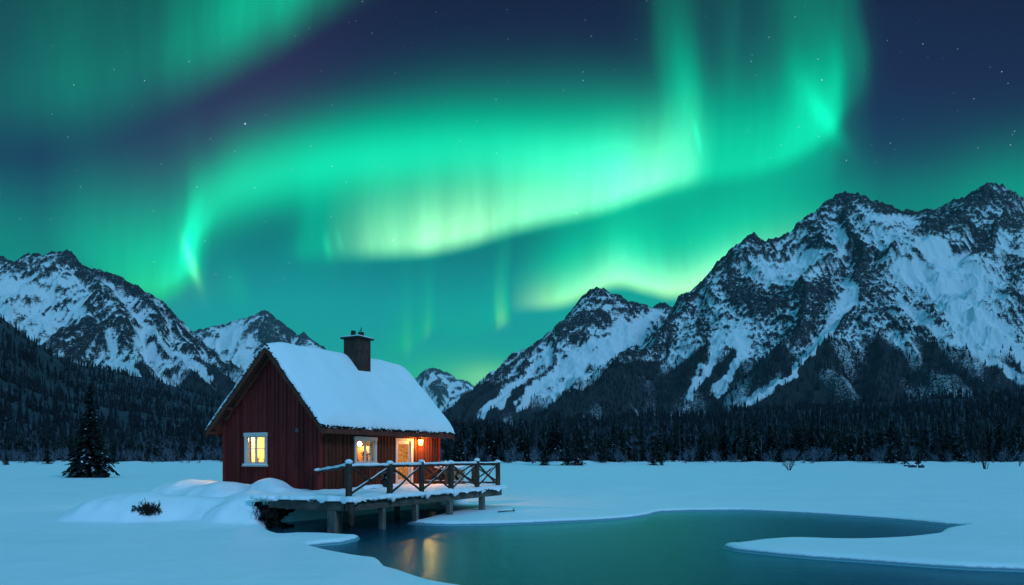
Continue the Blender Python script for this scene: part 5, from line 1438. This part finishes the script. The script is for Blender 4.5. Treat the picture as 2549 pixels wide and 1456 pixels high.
# rough snow lip and dark bank where the deck meets the drift
bk = empty('bank_edge', (*to_world(KX - .1, -.9), .4), ROT, 'dark earth bank with roots and clinging snow at the left end of the deck', 'bank')
m = MB()
for i in range(46): m.lump((q.uniform(.0, .9), q.uniform(-.1, .9), q.uniform(-.45, .40)), (q.uniform(.08, .17), q.uniform(.08, .17), q.uniform(.05, .12)), q.random() * 30, 2, .6)
for i in range(60):
    p = Vector((q.uniform(-.25, .3), q.uniform(-.3, .6), q.uniform(.1, .5))); m.tube([p, p + Vector((q.uniform(-.1, .1), q.uniform(-.2, .1), -.15)), p + Vector((q.uniform(-.15, .15), q.uniform(-.25, .1), -.34))], [.012, .008, .003], 4)
m.build('earth', M['turf'], bk)
m = MB(); rr = np.random.RandomState(6)
ax, ay = rr.uniform(KX - .8, KX + .3, 3000), rr.uniform(-1.6, .7, 3000); aw, bw = to_world(ax, ay); az_ = ground_h(aw, bw)
sl_ = np.hypot(ground_h(aw + .15, bw) - az_, ground_h(aw, bw + .15) - az_) / .15
ok_ = np.where((az_ > .36) & (sl_ > .9) & ~((ax > KX) & (ay > -.4)))[0][:60]
for i in ok_:
    s_ = q.uniform(.03, .085); m.lump((ax[i] - (KX - .1), ay[i] + .9, az_[i] - .4 - s_ * .2), (s_ * q.uniform(.8, 1.4), s_ * q.uniform(.8, 1.4), s_ * q.uniform(.6, 1)), q.random() * 30, 2, .35)
for i in range(26):
    s_ = q.uniform(.06, .12); m.lump((q.uniform(-.05, .25), q.uniform(-.05, .9), .57 + q.uniform(-.06, .05)), (s_ * 1.3, s_ * 1.3, s_ * .8), q.random() * 30, 2, .3)
so_ = m.build('snow_clumps', M['cover'], bk, smooth=True)
rm = so_.modifiers.new('merge', 'REMESH'); rm.mode = 'VOXEL'; rm.voxel_size = .026; rm.use_smooth_shade = True
sm = so_.modifiers.new('soften', 'SMOOTH'); sm.factor = .6; sm.iterations = 5
# stick on the ice
x, y = ground(1262, 1268, .3); st_ = empty('stick', (x, y, hz(x, y) + .03), .25, 'short snow covered stick on the ice right of the deck', 'stick')
m = MB(); m.tube([(-.35, 0, 0), (.0, .02, .03), (.3, 0, .02)], [.03, .035, .02], 7); m.tube([(.22, 0, .03), (.27, -.02, .13)], [.02, .012], 5); m.build('stem', M['bark'], st_)
m = MB(); m.tube([(-.36, 0, .03), (0, .02, .055), (.2, 0, .045)], [.03, .035, .02], 7); m.build('snow_cap', M['cover'], st_, smooth=True)

# ------------------------------------------------------------------ the air between here and the peaks
mh = bpy.data.materials.new('haze_air'); mh.use_nodes = True; ht = mh.node_tree; ht.nodes.clear()
ho = ht.nodes.new('ShaderNodeOutputMaterial'); hv = ht.nodes.new('ShaderNodeVolumePrincipled')
hv.inputs['Color'].default_value = (.80, .90, 1.0, 1); hv.inputs['Density'].default_value = 0.000022; hv.inputs['Anisotropy'].default_value = 0.0
ht.links.new(hv.outputs[0], ho.inputs['Volume'])
zmax = max(float(G['Z'].max()) for G in (M1, M3, M4, M5, M6)) + 30
mb = MB(); mb.box((-9000, -60, -40), (9000, 7600, zmax)); hz_o = mb.build('haze', mh); tag(hz_o, 'thin night air lying between the cabin and the far peaks', 'haze', None, 'stuff')
